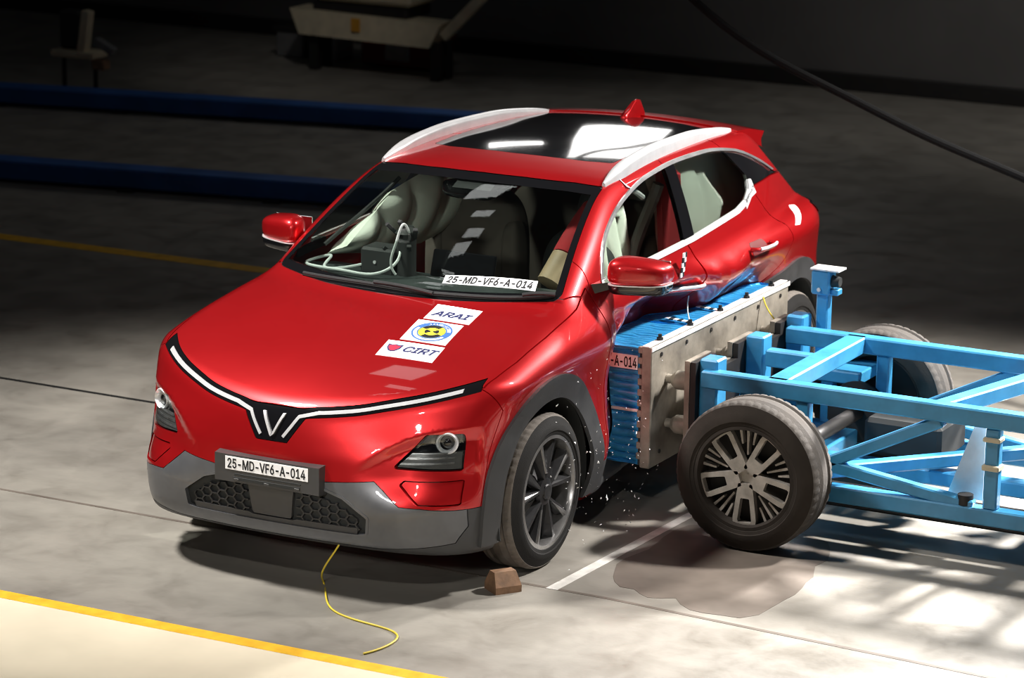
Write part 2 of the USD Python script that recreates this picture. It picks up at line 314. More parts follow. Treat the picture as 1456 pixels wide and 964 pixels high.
for i, y in enumerate((-7.45, -7.12)):
    t = thing('storage_crate', ('grey crate beside the beige machine bed, farther from the red chest', 'grey crate beside the beige machine bed, nearer the red chest')[i], 'crate', (-11.6, y, 0))
    put(t, 'body', cbox((-11.75, y - .13, 0), (-11.45, y + .13, .24), .012), 'grey_steel', False)
    put(t, 'rim', [arr(cbox((-11.77, y - .15, .22), (-11.43, y + .15, .26), .008))], 'dark_metal', False)
t = thing('work_lamp', 'pale folding lamp stand in the dark upper left corner', 'lamp', (-9.0, -7.85, 0))
put(t, 'base', cbox((-9.2, -8.15, .28), (-8.98, -7.75, .335), .01), 'beige_steel', False)
put(t, 'upright', beam((-9.05, -7.88, .33), (-9.05, -7.83, .66), .09, .07), 'beige_steel', False)
put(t, 'head', cbox((-9.2, -8.12, .34), (-9.06, -7.93, .64), .02), 'interior_dark', False)
put(t, 'arm', beam((-9.0, -7.72, .44), (-9.0, -7.55, .36), .07, .06), 'grey_steel', False)
put(t, 'bracket', cbox((-9.02, -7.72, .22), (-8.92, -7.6, .30), .01), 'wood', False)
for y in (-8.1, -7.8): put(t, 'leg', cyl((-9.1, y, 0), (-9.1, y, .29), .018, 10), 'dark_metal')
# slack power cable hanging from the roof, down towards the trolley
thing1('hanging_cable', tube([(-5.6, -2.6, 4.3), (-4.8, -1.25, 2.72), (-4.0, -.31, 1.93), (-4.0, .10, 1.68), (-4.0, .588, 1.487), (-4.0, 1.06, 1.31), (-4.0, 1.615, 1.14), (-3.6, 2.7, .84), (-2.9, 3.7, .68), (-2.3, 4.3, .66), (-2.06, 4.42, .67)], .023, 10, 10), 'cable_black', 'black power cable hanging across the upper right, behind the trolley', 'cable')
# marker wire on the floor, from under the bumper
thing1('marker_wire', tube([(.79, .30, .235), (.775, .24, .15), (.74, .18, .06), (.685, .156, .006), (.80, .235, .005), (.986, .388, .005), (1.05, .56, .005), (1.127, .772, .005), (1.25, .80, .005), (1.39, .765, .005)], .0042, 8, 8), 'wire_yellow', 'thin yellow wire trailing from under the front bumper over the floor', 'wire')
# wooden chock
def chock():
    pts = [(x, y, z) for x, y in ((-.062, -.07), (.062, -.07), (.062, .07), (-.062, .07)) for z in (0, .035)] + [(x, y, .100) for x, y in ((-.030, -.058), (.022, -.058), (.022, .058), (-.030, .058))]
    return xf(hullp(np.array(pts) * .88), (.372, .862, 0), np.array([math.cos(.95), math.sin(.95), 0]), np.array([-math.sin(.95), math.cos(.95), 0]), np.array([0, 0, 1.]))
thing1('wheel_chock', chock(), 'wood', 'brown wooden block on the floor against the front tyre of the car', 'chock', smooth=False)
# ------------------------------------------------------------------ car: an implicit body, meshed and cut into panels
def sp(*pts):
    pts = sorted(pts); xs = [a for a, b in pts]; ys = [b for a, b in pts]; c = PchipInterpolator(xs, ys); lo, hi = xs[0], xs[-1]
    t = np.linspace(lo - .3, hi + .3, 1600); s0 = (c(lo + 1e-3) - c(lo)) / 1e-3; s1 = (c(hi) - c(hi - 1e-3)) / 1e-3
    v = np.where(t < lo, ys[0] + s0 * (t - lo), np.where(t > hi, ys[-1] + s1 * (t - hi), c(np.clip(t, lo, hi))))
    w = max(3, int(.035 * (hi - lo) / (t[1] - t[0]))); k = np.hanning(2 * w + 1); k /= k.sum()
    v = np.convolve(np.pad(v, w, mode='edge'), k, 'valid')
    return lambda x: np.interp(x, t, v)
def smax(a, b, k):
    h = np.maximum(k - np.abs(a - b), 0) / k; return np.maximum(a, b) + h * h * k * .25
def smin(a, b, k): return -smax(-a, -b, k)
def ss(x, a, b):
    t = np.clip((x - a) / (b - a), 0, 1); return t * t * (3 - 2 * t)
sec = sp((.16, -.085), (.22, -.06), (.30, -.034), (.42, -.014), (.55, -.028), (.68, -.034), (.80, -.018), (.90, 0), (.945, -.010), (1.03, -.058), (1.12, -.105), (1.25, -.17))
zc = sp((.6, .86), (0, .885), (-.6, .90), (-1.5, .93), (-2.4, .985), (-3.0, 1.01), (-3.4, 1.03))
Wp = sp((.9, .83), (.5, .885), (.2, .903), (-.3, .905), (-1.5, .902), (-2.4, .906), (-2.8, .898), (-3.1, .865), (-3.4, .79))
F0 = sp((.16, .77), (.22, .81), (.30, .845), (.45, .862), (.6, .862), (.68, .852), (.75, .835), (.82, .81), (.95, .74))
Fa = sp((.16, .17), (.3, .125), (.45, .13), (.57, .22), (.68, .34), (.80, .44), (.95, .46))
Fb = sp((.16, .95), (.3, 1.10), (.45, 1.10), (.6, .75), (.7, .40), (.8, .15), (.95, .1))
R0 = sp((.2, -3.26), (.35, -3.36), (.5, -3.38), (.7, -3.355), (.9, -3.33), (1.05, -3.30), (1.2, -3.22))
h0 = sp((.95, .72), (.82, .80), (.7, .862), (.5, .938), (.2, 1.018), (0, 1.06), (-.3, 1.105), (-.7, 1.14))
wgb = sp((.1, .71), (-.4, .762), (-1.0, .80), (-1.7, .812), (-2.4, .80), (-3.0, .722), (-3.4, .60))
Hr = sp((-.6, 1.33), (-.8, 1.43), (-1.0, 1.50), (-1.3, 1.542), (-1.7, 1.557), (-2.2, 1.548), (-2.7, 1.515), (-3.1, 1.468), (-3.4, 1.43))
Xw = sp((1.0, .03), (1.09, -.15), (1.3, -.55), (1.5, -.965), (1.6, -1.19)); Cw = sp((1.0, .44), (1.1, .42), (1.5, .33))
Xr = sp((1.0, -3.36), (1.1, -3.24), (1.229, -3.07), (1.377, -2.91), (1.5, -2.80), (1.6, -2.68))
DD = sp((-.5, 0), (-.62, .015), (-.74, .10), (-.95, .165), (-1.22, .26), (-1.48, .27), (-1.66, .17), (-1.95, .135), (-2.3, .16), (-2.48, .06), (-2.62, 0), (-2.8, 0))
def dent(x, z):
    rear = ss(-x, 1.45, 1.95); fade = ss(z, .10, .30) * (1 - ss(z, .84 - .13 * rear, 1.10 - .12 * rear))
    win = ss(x, -2.40, -2.1) * (1 - ss(x, -.85, -.62)) * (1 - .6 * ss(-x, 1.7, 2.1)); up = ss(z, .74, .84) * (1 - ss(z, .94, 1.08))
    tri = lambda t: np.sqrt((np.abs((t % 1) - .5) * 2) ** 2 + .012)
    fold = .040 * (tri(2.0 * x + 1.1 * z + .25) - .5) + .020 * (tri(4.3 * x - 3.1 * z) - .5) + .006 * np.sin(17 * x + 21 * z)
    edge = (1 - ss(x, -.70, -.60)) * ss(x, -.98, -.78) * ss(z, .3, .45) * (1 - ss(z, .9, 1.05))
    bulge = .05 * np.exp(-((x + 1.58) / .20) ** 2 - ((z - .93) / .10) ** 2)
    return DD(x) * fade + fold * win * up + .036 * (tri(6.5 * x + .8 * z) - .5) * edge - bulge
def sides(x, y, z): return np.abs(y) - (Wp(x) + sec(z - (zc(x) - .90) * ss(z, .5, .9))) + dent(x, z) * (y > 0)
def cheek(y, z):
    a = np.abs(y)
    # the lamp sits in a scoop: a crisp brow above it, a soft run-out towards the middle
    brow = .742 - .62 * smax(.66 - a, 0 * a, .10) ** 1.15
    return .040 * ss(brow - z, -.01, .055) * ss(a, .36, .60) * (1 - ss(a, .80, .83)) * ss(z, .40, .56)
def low(x, y, z):
    y2 = y * y; fs = sides(x, y, z) * .97
    ff = (x - (F0(z) - Fa(z) * y2 - Fb(z) * y2 ** 4 - cheek(y, z))) * .92
    fr = (R0(z) + .10 * y2 + .45 * y2 ** 4 - x) * .95
    ft = (z - (h0(np.maximum(x, -.7)) - .075 * y2)) * .96
    fb = .17 + .05 * ss(x, .3, .9) + .06 * (1 - ss(x, -3.3, -2.9)) - z
    f = smax(ff, ft, .05); f = smax(f, fr, .08); f = smax(f, fs, .10); return smax(f, fb, .04)
def green(x, y, z):
    ay = np.abs(y); y2 = y * y; q = z - 1.12
    fs = (ay - (wgb(x) - .40 * q - .28 * q * q)) * .90; fw = (x - (Xw(z) - Cw(z) * y2)) * .44
    fr = (Xr(z) + .12 * y2 - x) * .75; ft = z - (Hr(x) - .095 * y2)
    f = smax(ft, fw, .05); f = smax(f, fr, .05); f = smax(f, fs, .055); return smax(f, 1.0 - z, .02)
def body(x, y, z): return smin(low(x, y, z), green(x, y, z), .03)
def grad(V, e=2e-3): return np.stack([body(*(V + np.eye(3)[i] * e).T) - body(*(V - np.eye(3)[i] * e).T) for i in range(3)], 1) / (2 * e)
def nets(fn, lo, hi, h):
    """naive surface nets"""
    n = np.ceil((np.array(hi) - lo) / h).astype(int) + 1; ax = [lo[i] + h * np.arange(n[i]) for i in range(3)]
    D = fn(*np.meshgrid(*ax, indexing='ij')); S = D < 0; c = np.zeros(n - 1, int)
    for i, j, k in np.ndindex(2, 2, 2): c += S[i:n[0] - 1 + i, j:n[1] - 1 + j, k:n[2] - 1 + k]
    act = (c > 0) & (c < 8); idx = -np.ones(n - 1, int); idx[act] = np.arange(act.sum()); I = np.argwhere(act); acc = np.zeros((len(I), 3)); cnt = np.zeros(len(I))
    for a in range(3):
        o = [b for b in range(3) if b != a]
        for u, v in np.ndindex(2, 2):
            p = I.copy(); p[:, o[0]] += u; p[:, o[1]] += v; q = p.copy(); q[:, a] += 1; d0, d1 = D[tuple(p.T)], D[tuple(q.T)]; m = (d0 < 0) != (d1 < 0)
            P = p.astype(float); P[:, a] += np.where(m, d0 / np.where(m, d0 - d1, 1), 0); acc[m] += P[m]; cnt[m] += 1
    V = acc / cnt[:, None] * h + lo; F = []
    for a in range(3):
        o = [(a + 1) % 3, (a + 2) % 3]; s0, s1 = [slice(None)] * 3, [slice(None)] * 3; s0[a], s1[a] = slice(0, -1), slice(1, None)
        A = S[tuple(s0)]; E = np.argwhere(A != S[tuple(s1)]); fl = A[tuple(E.T)]; q = []
        for du, dv in ((-1, -1), (0, -1), (0, 0), (-1, 0)):
            e = E.copy(); e[:, o[0]] += du; e[:, o[1]] += dv; q.append(idx[tuple(e.T)])
        q = np.stack(q, 1); q[~fl] = q[~fl][:, ::-1]; F.append(q)
    F = np.concatenate(F); return V, np.vstack([F[:, [0, 1, 2]], F[:, [0, 2, 3]]])
BV, BF = nets(body, (-3.5, -1.0, .10), (1.0, 1.0, 1.66), .018)
for _ in range(3):
    g = grad(BV); s = (body(*BV.T) / np.maximum((g * g).sum(1), .05))[:, None] * g; L = np.linalg.norm(s, axis=1, keepdims=True)
    BV = BV - s * np.minimum(1, .006 / np.maximum(L, 1e-9))
BN = grad(BV); BN /= np.linalg.norm(BN, axis=1, keepdims=True)
def solid(d, normals=True):
    """the body shrunk by d (grown if negative), carrying its normals"""
    P = np.hstack([BV - BN * d, BN if normals else BN * 0]).astype(np.float32); return Manifold(MMesh(P, BF.astype(np.uint32)))
SOL = {d: solid(d, d <= .012) for d in (0, .003, .006, .02, .03, -.0015, -.003, -.007, -.014)}
print('body', len(BV), SOL[0].status(), SOL[.02].status())
WHEEL_R = .415
arches = [cyl((x, s * .52, .352), (x, s * 1.1, .352), WHEEL_R, 64) for x in (0, -2.73) for s in (1, -1)]
REM = SOL[0] - SOL[.02]
for a in arches: REM -= a
def shell(pr, outer, inner, box=None):
    return (SOL[outer] ^ pr) - SOL[inner]
car = thing('car', 'red sport utility car with a black glass roof, its side crushed by the blue barrier', 'car', (-1.3, 0, 0))
def take(name, pr, pr_gap, mat='red_paint', label=None, parent=car):
    global REM
    p = emit(parent, name, REM ^ pr, mat, label); REM = REM - pr_gap; return p
def region(g, axis, lo, hi, gap=.0025): return prism(g.buffer(-gap), axis, lo, hi), prism(g.buffer(gap), axis, lo, hi)
def glass_panel(name, g, axis, lo, hi, mat, border=None, border_mat='black_gloss', label=None, bname='border'):
    """a pane with an opaque border"""
    global REM
    REM = REM - prism(g.buffer(.002), axis, lo, hi)
    inner = g.buffer(-border) if border else g
    p = emit(car, name, shell(prism(inner if border else g.buffer(-.001), axis, lo, hi), 0, .003), mat, label)
    if border: emit(p, bname, shell(prism(g.buffer(-.001), axis, lo, hi) - prism(inner, axis, lo, hi), 0, .006), border_mat)
    return p
# windscreen, roof glass, rear window
ws = [(-.725, 1.100), (-.66, 1.098)] + [(y, 1.094) for y in (-.4, 0, .4)] + [(.66, 1.098), (.725, 1.100), (.585, 1.478), (.45, 1.488), (.2, 1.496), (0, 1.498), (-.2, 1.496), (-.45, 1.488), (-.585, 1.478)]
windscreen = glass_panel('windscreen', rnd(poly(*ws), .02), 'x', -1.35, -.10, 'glass', .024, label='windscreen')
rg = [(-1.335, -.2), (-1.32, 0), (-1.335, .2), (-1.36, .36), (-1.41, .475), (-2.0, .475), (-2.55, .45), (-2.585, .3), (-2.60, 0), (-2.585, -.3), (-2.55, -.45), (-2.0, -.475), (-1.41, -.475), (-1.36, -.36)]
emit(car, 'roof_glass', shell(prism(rnd(poly(*rg), .03), 'z', 1.3, 1.7), 0, .006), 'black_gloss', 'black panoramic roof glass'); REM = REM - prism(rnd(poly(*rg), .03).buffer(.003), 'z', 1.3, 1.7)
rw = rnd(poly((-.60, 1.14), (.60, 1.14), (.50, 1.44), (-.50, 1.44)), .04)
emit(car, 'rear_window', shell(prism(rw, 'x', -3.5, -2.6), 0, .006), 'black_gloss', 'dark rear window'); REM = REM - prism(rw.buffer(.002), 'x', -3.5, -2.6)
# side windows with bright frames
top = spline([(-.715, 1.165), (-.80, 1.262), (-.90, 1.330), (-1.14, 1.420), (-1.46, 1.477), (-1.80, 1.494), (-2.12, 1.487), (-2.42, 1.449), (-2.66, 1.370), (-2.88, 1.262)], 6)
bot = [(-2.88, 1.262), (-2.46, 1.262), (-2.40, 1.245), (-2.30, 1.205), (-2.20, 1.190), (-1.64, 1.158), (-1.21, 1.143), (-.76, 1.132), (-.70, 1.14)]
DLO = unary_union([Polygon(top + bot[1:]).buffer(0), poly((-2.80, 1.262), (-3.3, 1.225), (-3.3, 1.262), (-2.95, 1.262), (-2.86, 1.272))]).buffer(0)
pill = poly((-1.475, 1.0), (-1.585, 1.0), (-1.80, 1.55), (-1.705, 1.55)); qp = poly((-2.285, 1.0), (-2.31, 1.0), (-2.06, 1.6), (-2.03, 1.6))
front_g = poly((-.5, .9), (-1.44, .9), (-1.69, 1.6), (-.5, 1.6)); rear_g = poly((-1.585, .9), (-2.44, .9), (-2.44, 1.32), (-2.18, 1.6), (-1.80, 1.6)); quart_g = poly((-2.455, .9), (-3.1, .9), (-3.1, 1.6), (-2.19, 1.6), (-2.455, 1.32))
for s in (1, -1):
    lo, hi = (.35, 1.1) if s > 0 else (-1.1, -.35)
    REM = REM - prism(DLO, 'y', lo, hi); D2 = DLO.buffer(-.006)
    emit(car, 'front_side_window', shell(prism(D2.intersection(front_g).buffer(-.006), 'y', lo, hi), .003, .006), 'glass')
    emit(car, 'rear_side_window', shell(prism(D2.intersection(rear_g), 'y', lo, hi), .003, .006), 'glass_dim')
    emit(car, 'quarter_window', shell(prism(D2.intersection(quart_g), 'y', lo, hi), .003, .02), 'black_gloss', 'black rear quarter glass')
    emit(car, 'pillar_trim', shell(prism(D2.intersection(poly((-1.455, .9), (-1.58, .9), (-1.795, 1.6), (-1.70, 1.6))), 'y', lo, hi), 0, .02), 'black_gloss')
    frame_ring = DLO.buffer(.005).difference(DLO.buffer(-.008)).difference(sbox(-3.4, 1.2, -2.475, 1.285))
    emit(car, 'window_trim', shell(prism(frame_ring.difference(LineString([(-.765, 1.135), (-1.21, 1.146), (-1.64, 1.161), (-2.20, 1.193), (-2.32, 1.214)]).buffer(.0125, cap_style=2)), 'y', lo, hi), -.007, .006), 'trim_metal', 'bright window surround')
    belt = LineString([(-.765, 1.135), (-1.21, 1.146), (-1.64, 1.161), (-2.20, 1.193), (-2.32, 1.214)]).buffer(.011, cap_style=2)
    emit(car, 'belt_trim', shell(prism(belt, 'y', lo, hi), -.007, .006), 'silver_satin', 'bright belt line trim')
    kick = poly((-2.30, 1.185), (-2.40, 1.225), (-2.475, 1.235), (-2.475, 1.30), (-2.44, 1.30), (-2.41, 1.262), (-2.30, 1.212))
    emit(car, 'trim_kick', shell(prism(kick, 'y', lo, hi), -.007, .006), 'silver_satin')
# hood
hood = [(.80, 0), (.80, .10), (.768, .30), (.70, .44), (.615, .595), (.505, .73), (.44, .795), (.36, .808), (.194, .82), (-.086, .814), (-.424, .792), (-.50, .775), (-.41, .735), (-.27, .52), (-.18, .30), (-.14, 0)]
hoodP = Polygon(hood + [(x, -y) for x, y in hood[::-1]]).buffer(0)
# the light bar and emblem shield (front projection y, z)
bar_c = spline([(.125, .778), (.16, .786), (.25, .797), (.36, .812), (.47, .834), (.60, .860), (.70, .884), (.785, .907)], 5)
arm = [(.055, .680), (.09, .728), (.118, .770)]
def band(line, w): return LineString(line).buffer(w / 2, cap_style=2, join_style=1)
dark = unary_union([band(bar_c, .036), band(mirror_y(bar_c), .036), rnd(poly((-.135, .797), (.135, .797), (.150, .770), (.075, .658), (-.075, .658), (-.150, .770)), .006)])
led_line = arm + bar_c[4:-3]
led = unary_union([band(led_line, .0125), band(mirror_y(led_line), .0125)]).buffer(.0005)
pg = prism(dark, 'x', .30, 1.0)
emit(car, 'light_bar', shell(pg, 0, .02), 'black_gloss', 'black band that carries the front light bar'); REM = REM - prism(dark.buffer(.003), 'x', .30, 1.0)
barp = car + '/light_bar'
emit(barp, 'light_strip', shell(prism(led, 'x', .30, 1.0), -.003, .003), 'white_led', 'white light strip')
ve = unary_union([poly((-.056, .776), (-.041, .776), (.0, .694), (-.003, .676), (-.009, .684)), poly((.056, .776), (.043, .776), (.008, .700), (-.003, .676), (.012, .688))])
emit(barp, 'emblem', shell(prism(ve, 'x', .6, 1.0), -.007, .003), 'silver_satin', 'bright V emblem')
a, b = region(hoodP, 'z', .72, 1.3, .003); hood_path = take('hood', a, b)
# headlamps
HL = [(.645, .724), (.766, .722), (.772, .572), (.535, .588)]
for s in (1, -1):
    pts = HL if s > 0 else mirror_y(HL); g = rnd(Polygon(pts), .008); P = prism(g, 'x', .3, 1.0); REM = REM - prism(g.buffer(.003), 'x', .3, 1.0)
    h = emit(car, 'headlamp', shell(P, 0, .003), 'lens_clear', 'clear headlamp lens')
    emit(h, 'housing', shell(prism(g.buffer(-.002), 'x', .3, 1.0), .02, .03), 'black_gloss')
    lowr = [(.768, .654), (.772, .572), (.535, .588), (.592, .655)]; lowr = lowr if s > 0 else mirror_y(lowr); lg = Polygon(lowr).buffer(-.006)
    emit(h, 'lower_lens', shell(prism(lg, 'x', .3, 1.0), .006, .02), 'grey_lens')
    for z in (.606, .628, .648):
        bl = sbox(.50, z - .004, .745, z + .004); bl = bl if s > 0 else affinity.scale(bl, -1, 1, origin=(0, 0))
        emit(h, 'lens_rib', shell(prism(lg.intersection(bl), 'x', .3, 1.0), .003, .012) if False else (SOL[.003] ^ prism(lg.intersection(bl), 'x', .3, 1.0)) - SOL[.006], 'mach_alloy')
    cx = float(F0(.685) - Fa(.685) * .70 ** 2 - Fb(.685) * .70 ** 8 - .045); c = np.array([cx - .035, s * .700, .687]); n = np.array([.93, s * .36, .0])
    n /= np.linalg.norm(n)
    ringp = lathe([(.034, 0), (.0475, .004), (.0475, .026), (.043, .032), (.034, .022), (.030, 0)], 40); u, v, w = frame(n)
    R = np.stack([u, w, -v], 1)
    put(h, 'projector_ring', (ringp[0] @ R.T + c + n * .012, ringp[1]), 'silver_satin'); put(h, 'projector_lens', sphere(c + n * .006, .031, 32), 'black_gloss', 60)
# lower grey skid, grille, red fog panels, black lower corners
split = [(-.92, .40), (-.81, .405), (-.665, .430), (-.585, .436), (-.47, .533), (-.26, .512), (.26, .512), (.47, .533), (.585, .436), (.665, .430), (.81, .405), (.92, .40)]
gr = rnd(Polygon([(-.455, .375), (-.345, .452), (-.26, .478), (.26, .478), (.345, .452), (.455, .375), (.445, .300), (.40, .292), (-.40, .292), (-.445, .300)]), .012)
REM = REM - prism(gr, 'x', .5, 1.0)
emit(car, 'grille_back', shell(prism(gr.buffer(.03), 'x', .5, 1.0), .02, .03) , 'interior_dark')
lowp = Polygon(split + [(1.0, .40), (1.0, .05), (-1.0, .05), (-1.0, .40)])
skid_g = lowp.intersection(Polygon([(-.80, .6), (-.80, .33), (-.765, .262), (-.5, .236), (.5, .236), (.765, .262), (.80, .33), (.80, .6)]))
pa, pb = region(skid_g, 'x', .42, 1.0, .0015); take('front_skid', pa, pb, 'grey_skid', 'grey lower bumper skid')
rim_g = gr.buffer(.007).difference(gr.buffer(-.004))
emit(car, 'grille_rim', shell(prism(rim_g, 'x', .5, 1.0), -.003, .02), 'grey_skid')
slot = gr.buffer(-.004).intersection(sbox(-1, .302, 1, .47))
hexes = []; hr = .0225
for i in range(-13, 14):
    for j in range(-2, 8):
        cx_, cz_ = i * hr * 1.5 * 1.25, .30 + (j + .5 * (i % 2)) * hr * 1.732
        hexes.append(Polygon([(cx_ + hr * 1.25 * .84 * math.cos(k * math.pi / 3), cz_ + hr * .84 * math.sin(k * math.pi / 3)) for k in range(6)]))
holes = unary_union(hexes)
for s in (1, -1):
    side_g = poly((.115, .30), (.40, .30), (.415, .315), (.405, .365), (.32, .425), (.125, .455)); side_g = side_g if s > 0 else affinity.scale(side_g, -1, 1, origin=(0, 0))
    emit(car, 'grille_mesh', shell(prism(side_g.difference(holes), 'x', .5, 1.0), .012 if .012 in SOL else .006, .02), 'black_plastic', 'black honeycomb grille mesh')
sens = rnd(poly((-.095, .325), (.095, .325), (.115, .47), (-.115, .47)), .012)
emit(car, 'sensor_cover', shell(prism(sens, 'x', .5, 1.0), 0, .02), 'plate_plastic')
lip = rnd(poly((-.40, .294), (.40, .294), (.405, .325), (.12, .325), (.10, .318), (-.10, .318), (-.12, .325), (-.405, .325)), .004)
emit(car, 'grille_lip', shell(prism(lip, 'x', .5, 1.0), .003, .03), 'plate_plastic')
pa, pb = region(lowp, 'x', .30, 1.0, .0015); take('front_lower_trim', pa, pb, 'arch_plastic')
for s in (1, -1):
    g = rnd(poly((.655, .445), (.782, .432), (.778, .528), (.585, .536), (.572, .522)), .006); g = g if s > 0 else affinity.scale(g, -1, 1, origin=(0, 0))
    P = prism(g, 'x', .3, 1.0); REM = REM - prism(g.buffer(.004), 'x', .3, 1.0); emit(car, 'bumper_insert', shell(prism(g.buffer(-.002), 'x', .3, 1.0), .006, .02), 'red_paint')
# number plate holder with its sticker
pl = [(x, y, z) for x, hz, hy in ((.835, .066, .262), (.893, .060, .258)) for y in (-hy, hy) for z in (.520 - hz, .520 + hz)]
plate = put(car, 'plate_holder', hullp(pl), 'plate_plastic', False)
put(plate, 'slot', [arr(cbox((.890, -.16, .492), (.8945, .17, .500), .001)), arr(cbox((.890, -.165, .470), (.8955, .165, .484), .001))], 'interior_dark', False)
put(plate, 'clip', [arr(cbox((.891, y - .012, .468), (.897, y + .012, .478), .001)) for y in (-.15, 0, .15)], 'plate_plastic', False)
put(plate, 'sticker', cbox((.892, -.205, .514), (.8950, .205, .572), .0006), 'paper', False, 'white test number sticker')
tx, sz = text_shape('25-MD-VF6-A-014', .040, True, 0, .78); k = .385 / sz[0]
put(plate, 'lettering', xf(tx.scale((k, 1, .002)), (.8945, 0, .543), np.array([0, 1., 0]), np.array([0, 0, 1.]), np.array([1., 0, 0])), 'ink', False)
# doors, fenders, sills, arches
sill = Polygon([(-.52, .10), (-.52, .345), (-2.20, .345), (-2.20, .10)])
an = np.linspace(0, math.pi, 40)
def arch(x, r0, r1, a0=-.42, a1=math.pi + .42):
    a = np.linspace(a0, a1, 50); return Polygon([(x + r1 * math.cos(t), .352 + r1 * math.sin(t)) for t in a] + [(x + r0 * math.cos(t), .352 + r0 * math.sin(t)) for t in a[::-1]])
fdoor = Polygon([(-.60, 1.20), (-.578, 1.07), (-.560, .86), (-.575, .60), (-.60, .345), (-1.63, .345), (-1.635, .98), (-1.58, 1.12), (-1.53, 1.20), (-1.70, 1.60), (-.60, 1.60)])
rdoor = Polygon([(-1.636, .345), (-2.19, .345), (-2.20, .42), (-2.27, .60), (-2.40, .76), (-2.56, .90), (-2.618, .985), (-2.615, 1.06), (-2.53, 1.14), (-2.44, 1.265), (-2.44, 1.30), (-2.22, 1.60), (-1.705, 1.60), (-1.535, 1.20), (-1.586, 1.12), (-1.641, .98)])
fend = Polygon([(.52, .40), (.47, .62), (.43, .72), (.40, .80), (.455, .90), (.44, 1.02), (-.47, 1.085), (-.555, 1.13), (-.575, 1.07), (-.557, .86), (-.572, .60), (-.597, .345), (-.5, .30), (.5, .30)])
for s in (1, -1):
    lo, hi = (.40, 1.1) if s > 0 else (-1.1, -.40); tag_ = 'struck' if s > 0 else None
    for x in (0, -2.73):
        ag = arch(x, WHEEL_R - .006, .515).intersection(sbox(-5, .215, 2, 1.2)); ap = prism(ag, 'y', lo + .2 * (s > 0), hi - .2 * (s < 0))
        p = emit(car, 'arch_trim', shell(ap, -.014, .006), 'arch_plastic', 'grey plastic wheel arch trim'); REM = REM - prism(arch(x, .1, .508), 'y', lo + .2 * (s > 0), hi - .2 * (s < 0))
        lin = arch(x, WHEEL_R - .002, WHEEL_R + .005).intersection(sbox(-5, .225, 2, 1.2))
        put(car, 'wheel_liner', prism(lin, 'y', .50 if s > 0 else -.86, .86 if s > 0 else -.50), 'interior_dark')
    pa, pb = region(sill, 'y', lo, hi, .002); take('sill_trim', pa, pb, 'arch_plastic')
    pa, pb = region(fdoor, 'y', lo, hi, .0028); fd = take('front_door', pa, pb, label='crushed front door' if s > 0 else None)
    pa, pb = region(rdoor, 'y', lo, hi, .0028); rd = take('rear_door', pa, pb, label='dented rear door' if s > 0 else None)
    pa, pb = region(fend, 'y', lo, hi, .0025); take('front_fender', pa, pb)
    for (hx, hz), par in (((-2.22, 1.015), rd), ((-1.525, .93), fd)):
        def sy(x, z): return float(Wp(x) + sec(z - (zc(x) - .90) * ss(z, .5, .9)) - (dent(np.array(x), np.array(z)) if s > 0 else 0))
        y0 = sy(hx, hz); P = [np.array([hx + dx, s * (sy(hx + dx, hz) + o), hz + .012 - .10 * abs(dx) * 0]) for dx, o in ((-.105, .0), (-.092, .034), (-.05, .046), (0, .048), (.05, .046), (.092, .034), (.105, .0))]
        put(par, 'door_handle', tube(P, [.013, .014, .0125, .012, .0125, .014, .013][:1] * 37 if False else .0125, 12, 6), 'red_paint')
        put(par, 'handle_strip', tube([q + np.array([0, s * .009, .006]) for q in P[1:-1]], .0085, 10, 6), 'silver_satin')
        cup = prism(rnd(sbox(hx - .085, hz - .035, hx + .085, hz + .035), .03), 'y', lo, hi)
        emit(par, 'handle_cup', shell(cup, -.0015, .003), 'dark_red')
# front bumper, roof, what is left
pa = prism(sbox(.28, -1.1, 1.1, 1.1), 'z', .2, .98); take('front_bumper', pa, pa)
pa = prism(sbox(-3.5, -.75, -.9, .75), 'z', 1.42, 1.7); take('roof', pa, pa)
emit(car, 'body_shell', REM, 'red_paint')
# fuel flap sticker, tail lamps
st = poly((-2.872, 1.103), (-2.926, 1.096), (-2.748, 1.038), (-2.695, 1.043))
emit(car, 'side_sticker', shell(prism(st, 'y', .5, 1.1), -.0015, .003), 'paper', 'white paper sticker on the rear quarter')
for s in (1, -1):
    lo, hi = (.5, 1.1) if s > 0 else (-1.1, -.5)
    tl = rnd(poly((-3.07, 1.085), (-3.5, 1.085), (-3.5, 1.02), (-3.10, 1.035)), .01)
    emit(car, 'tail_lamp', shell(prism(tl, 'y', lo, hi), -.007, .006), 'black_gloss')
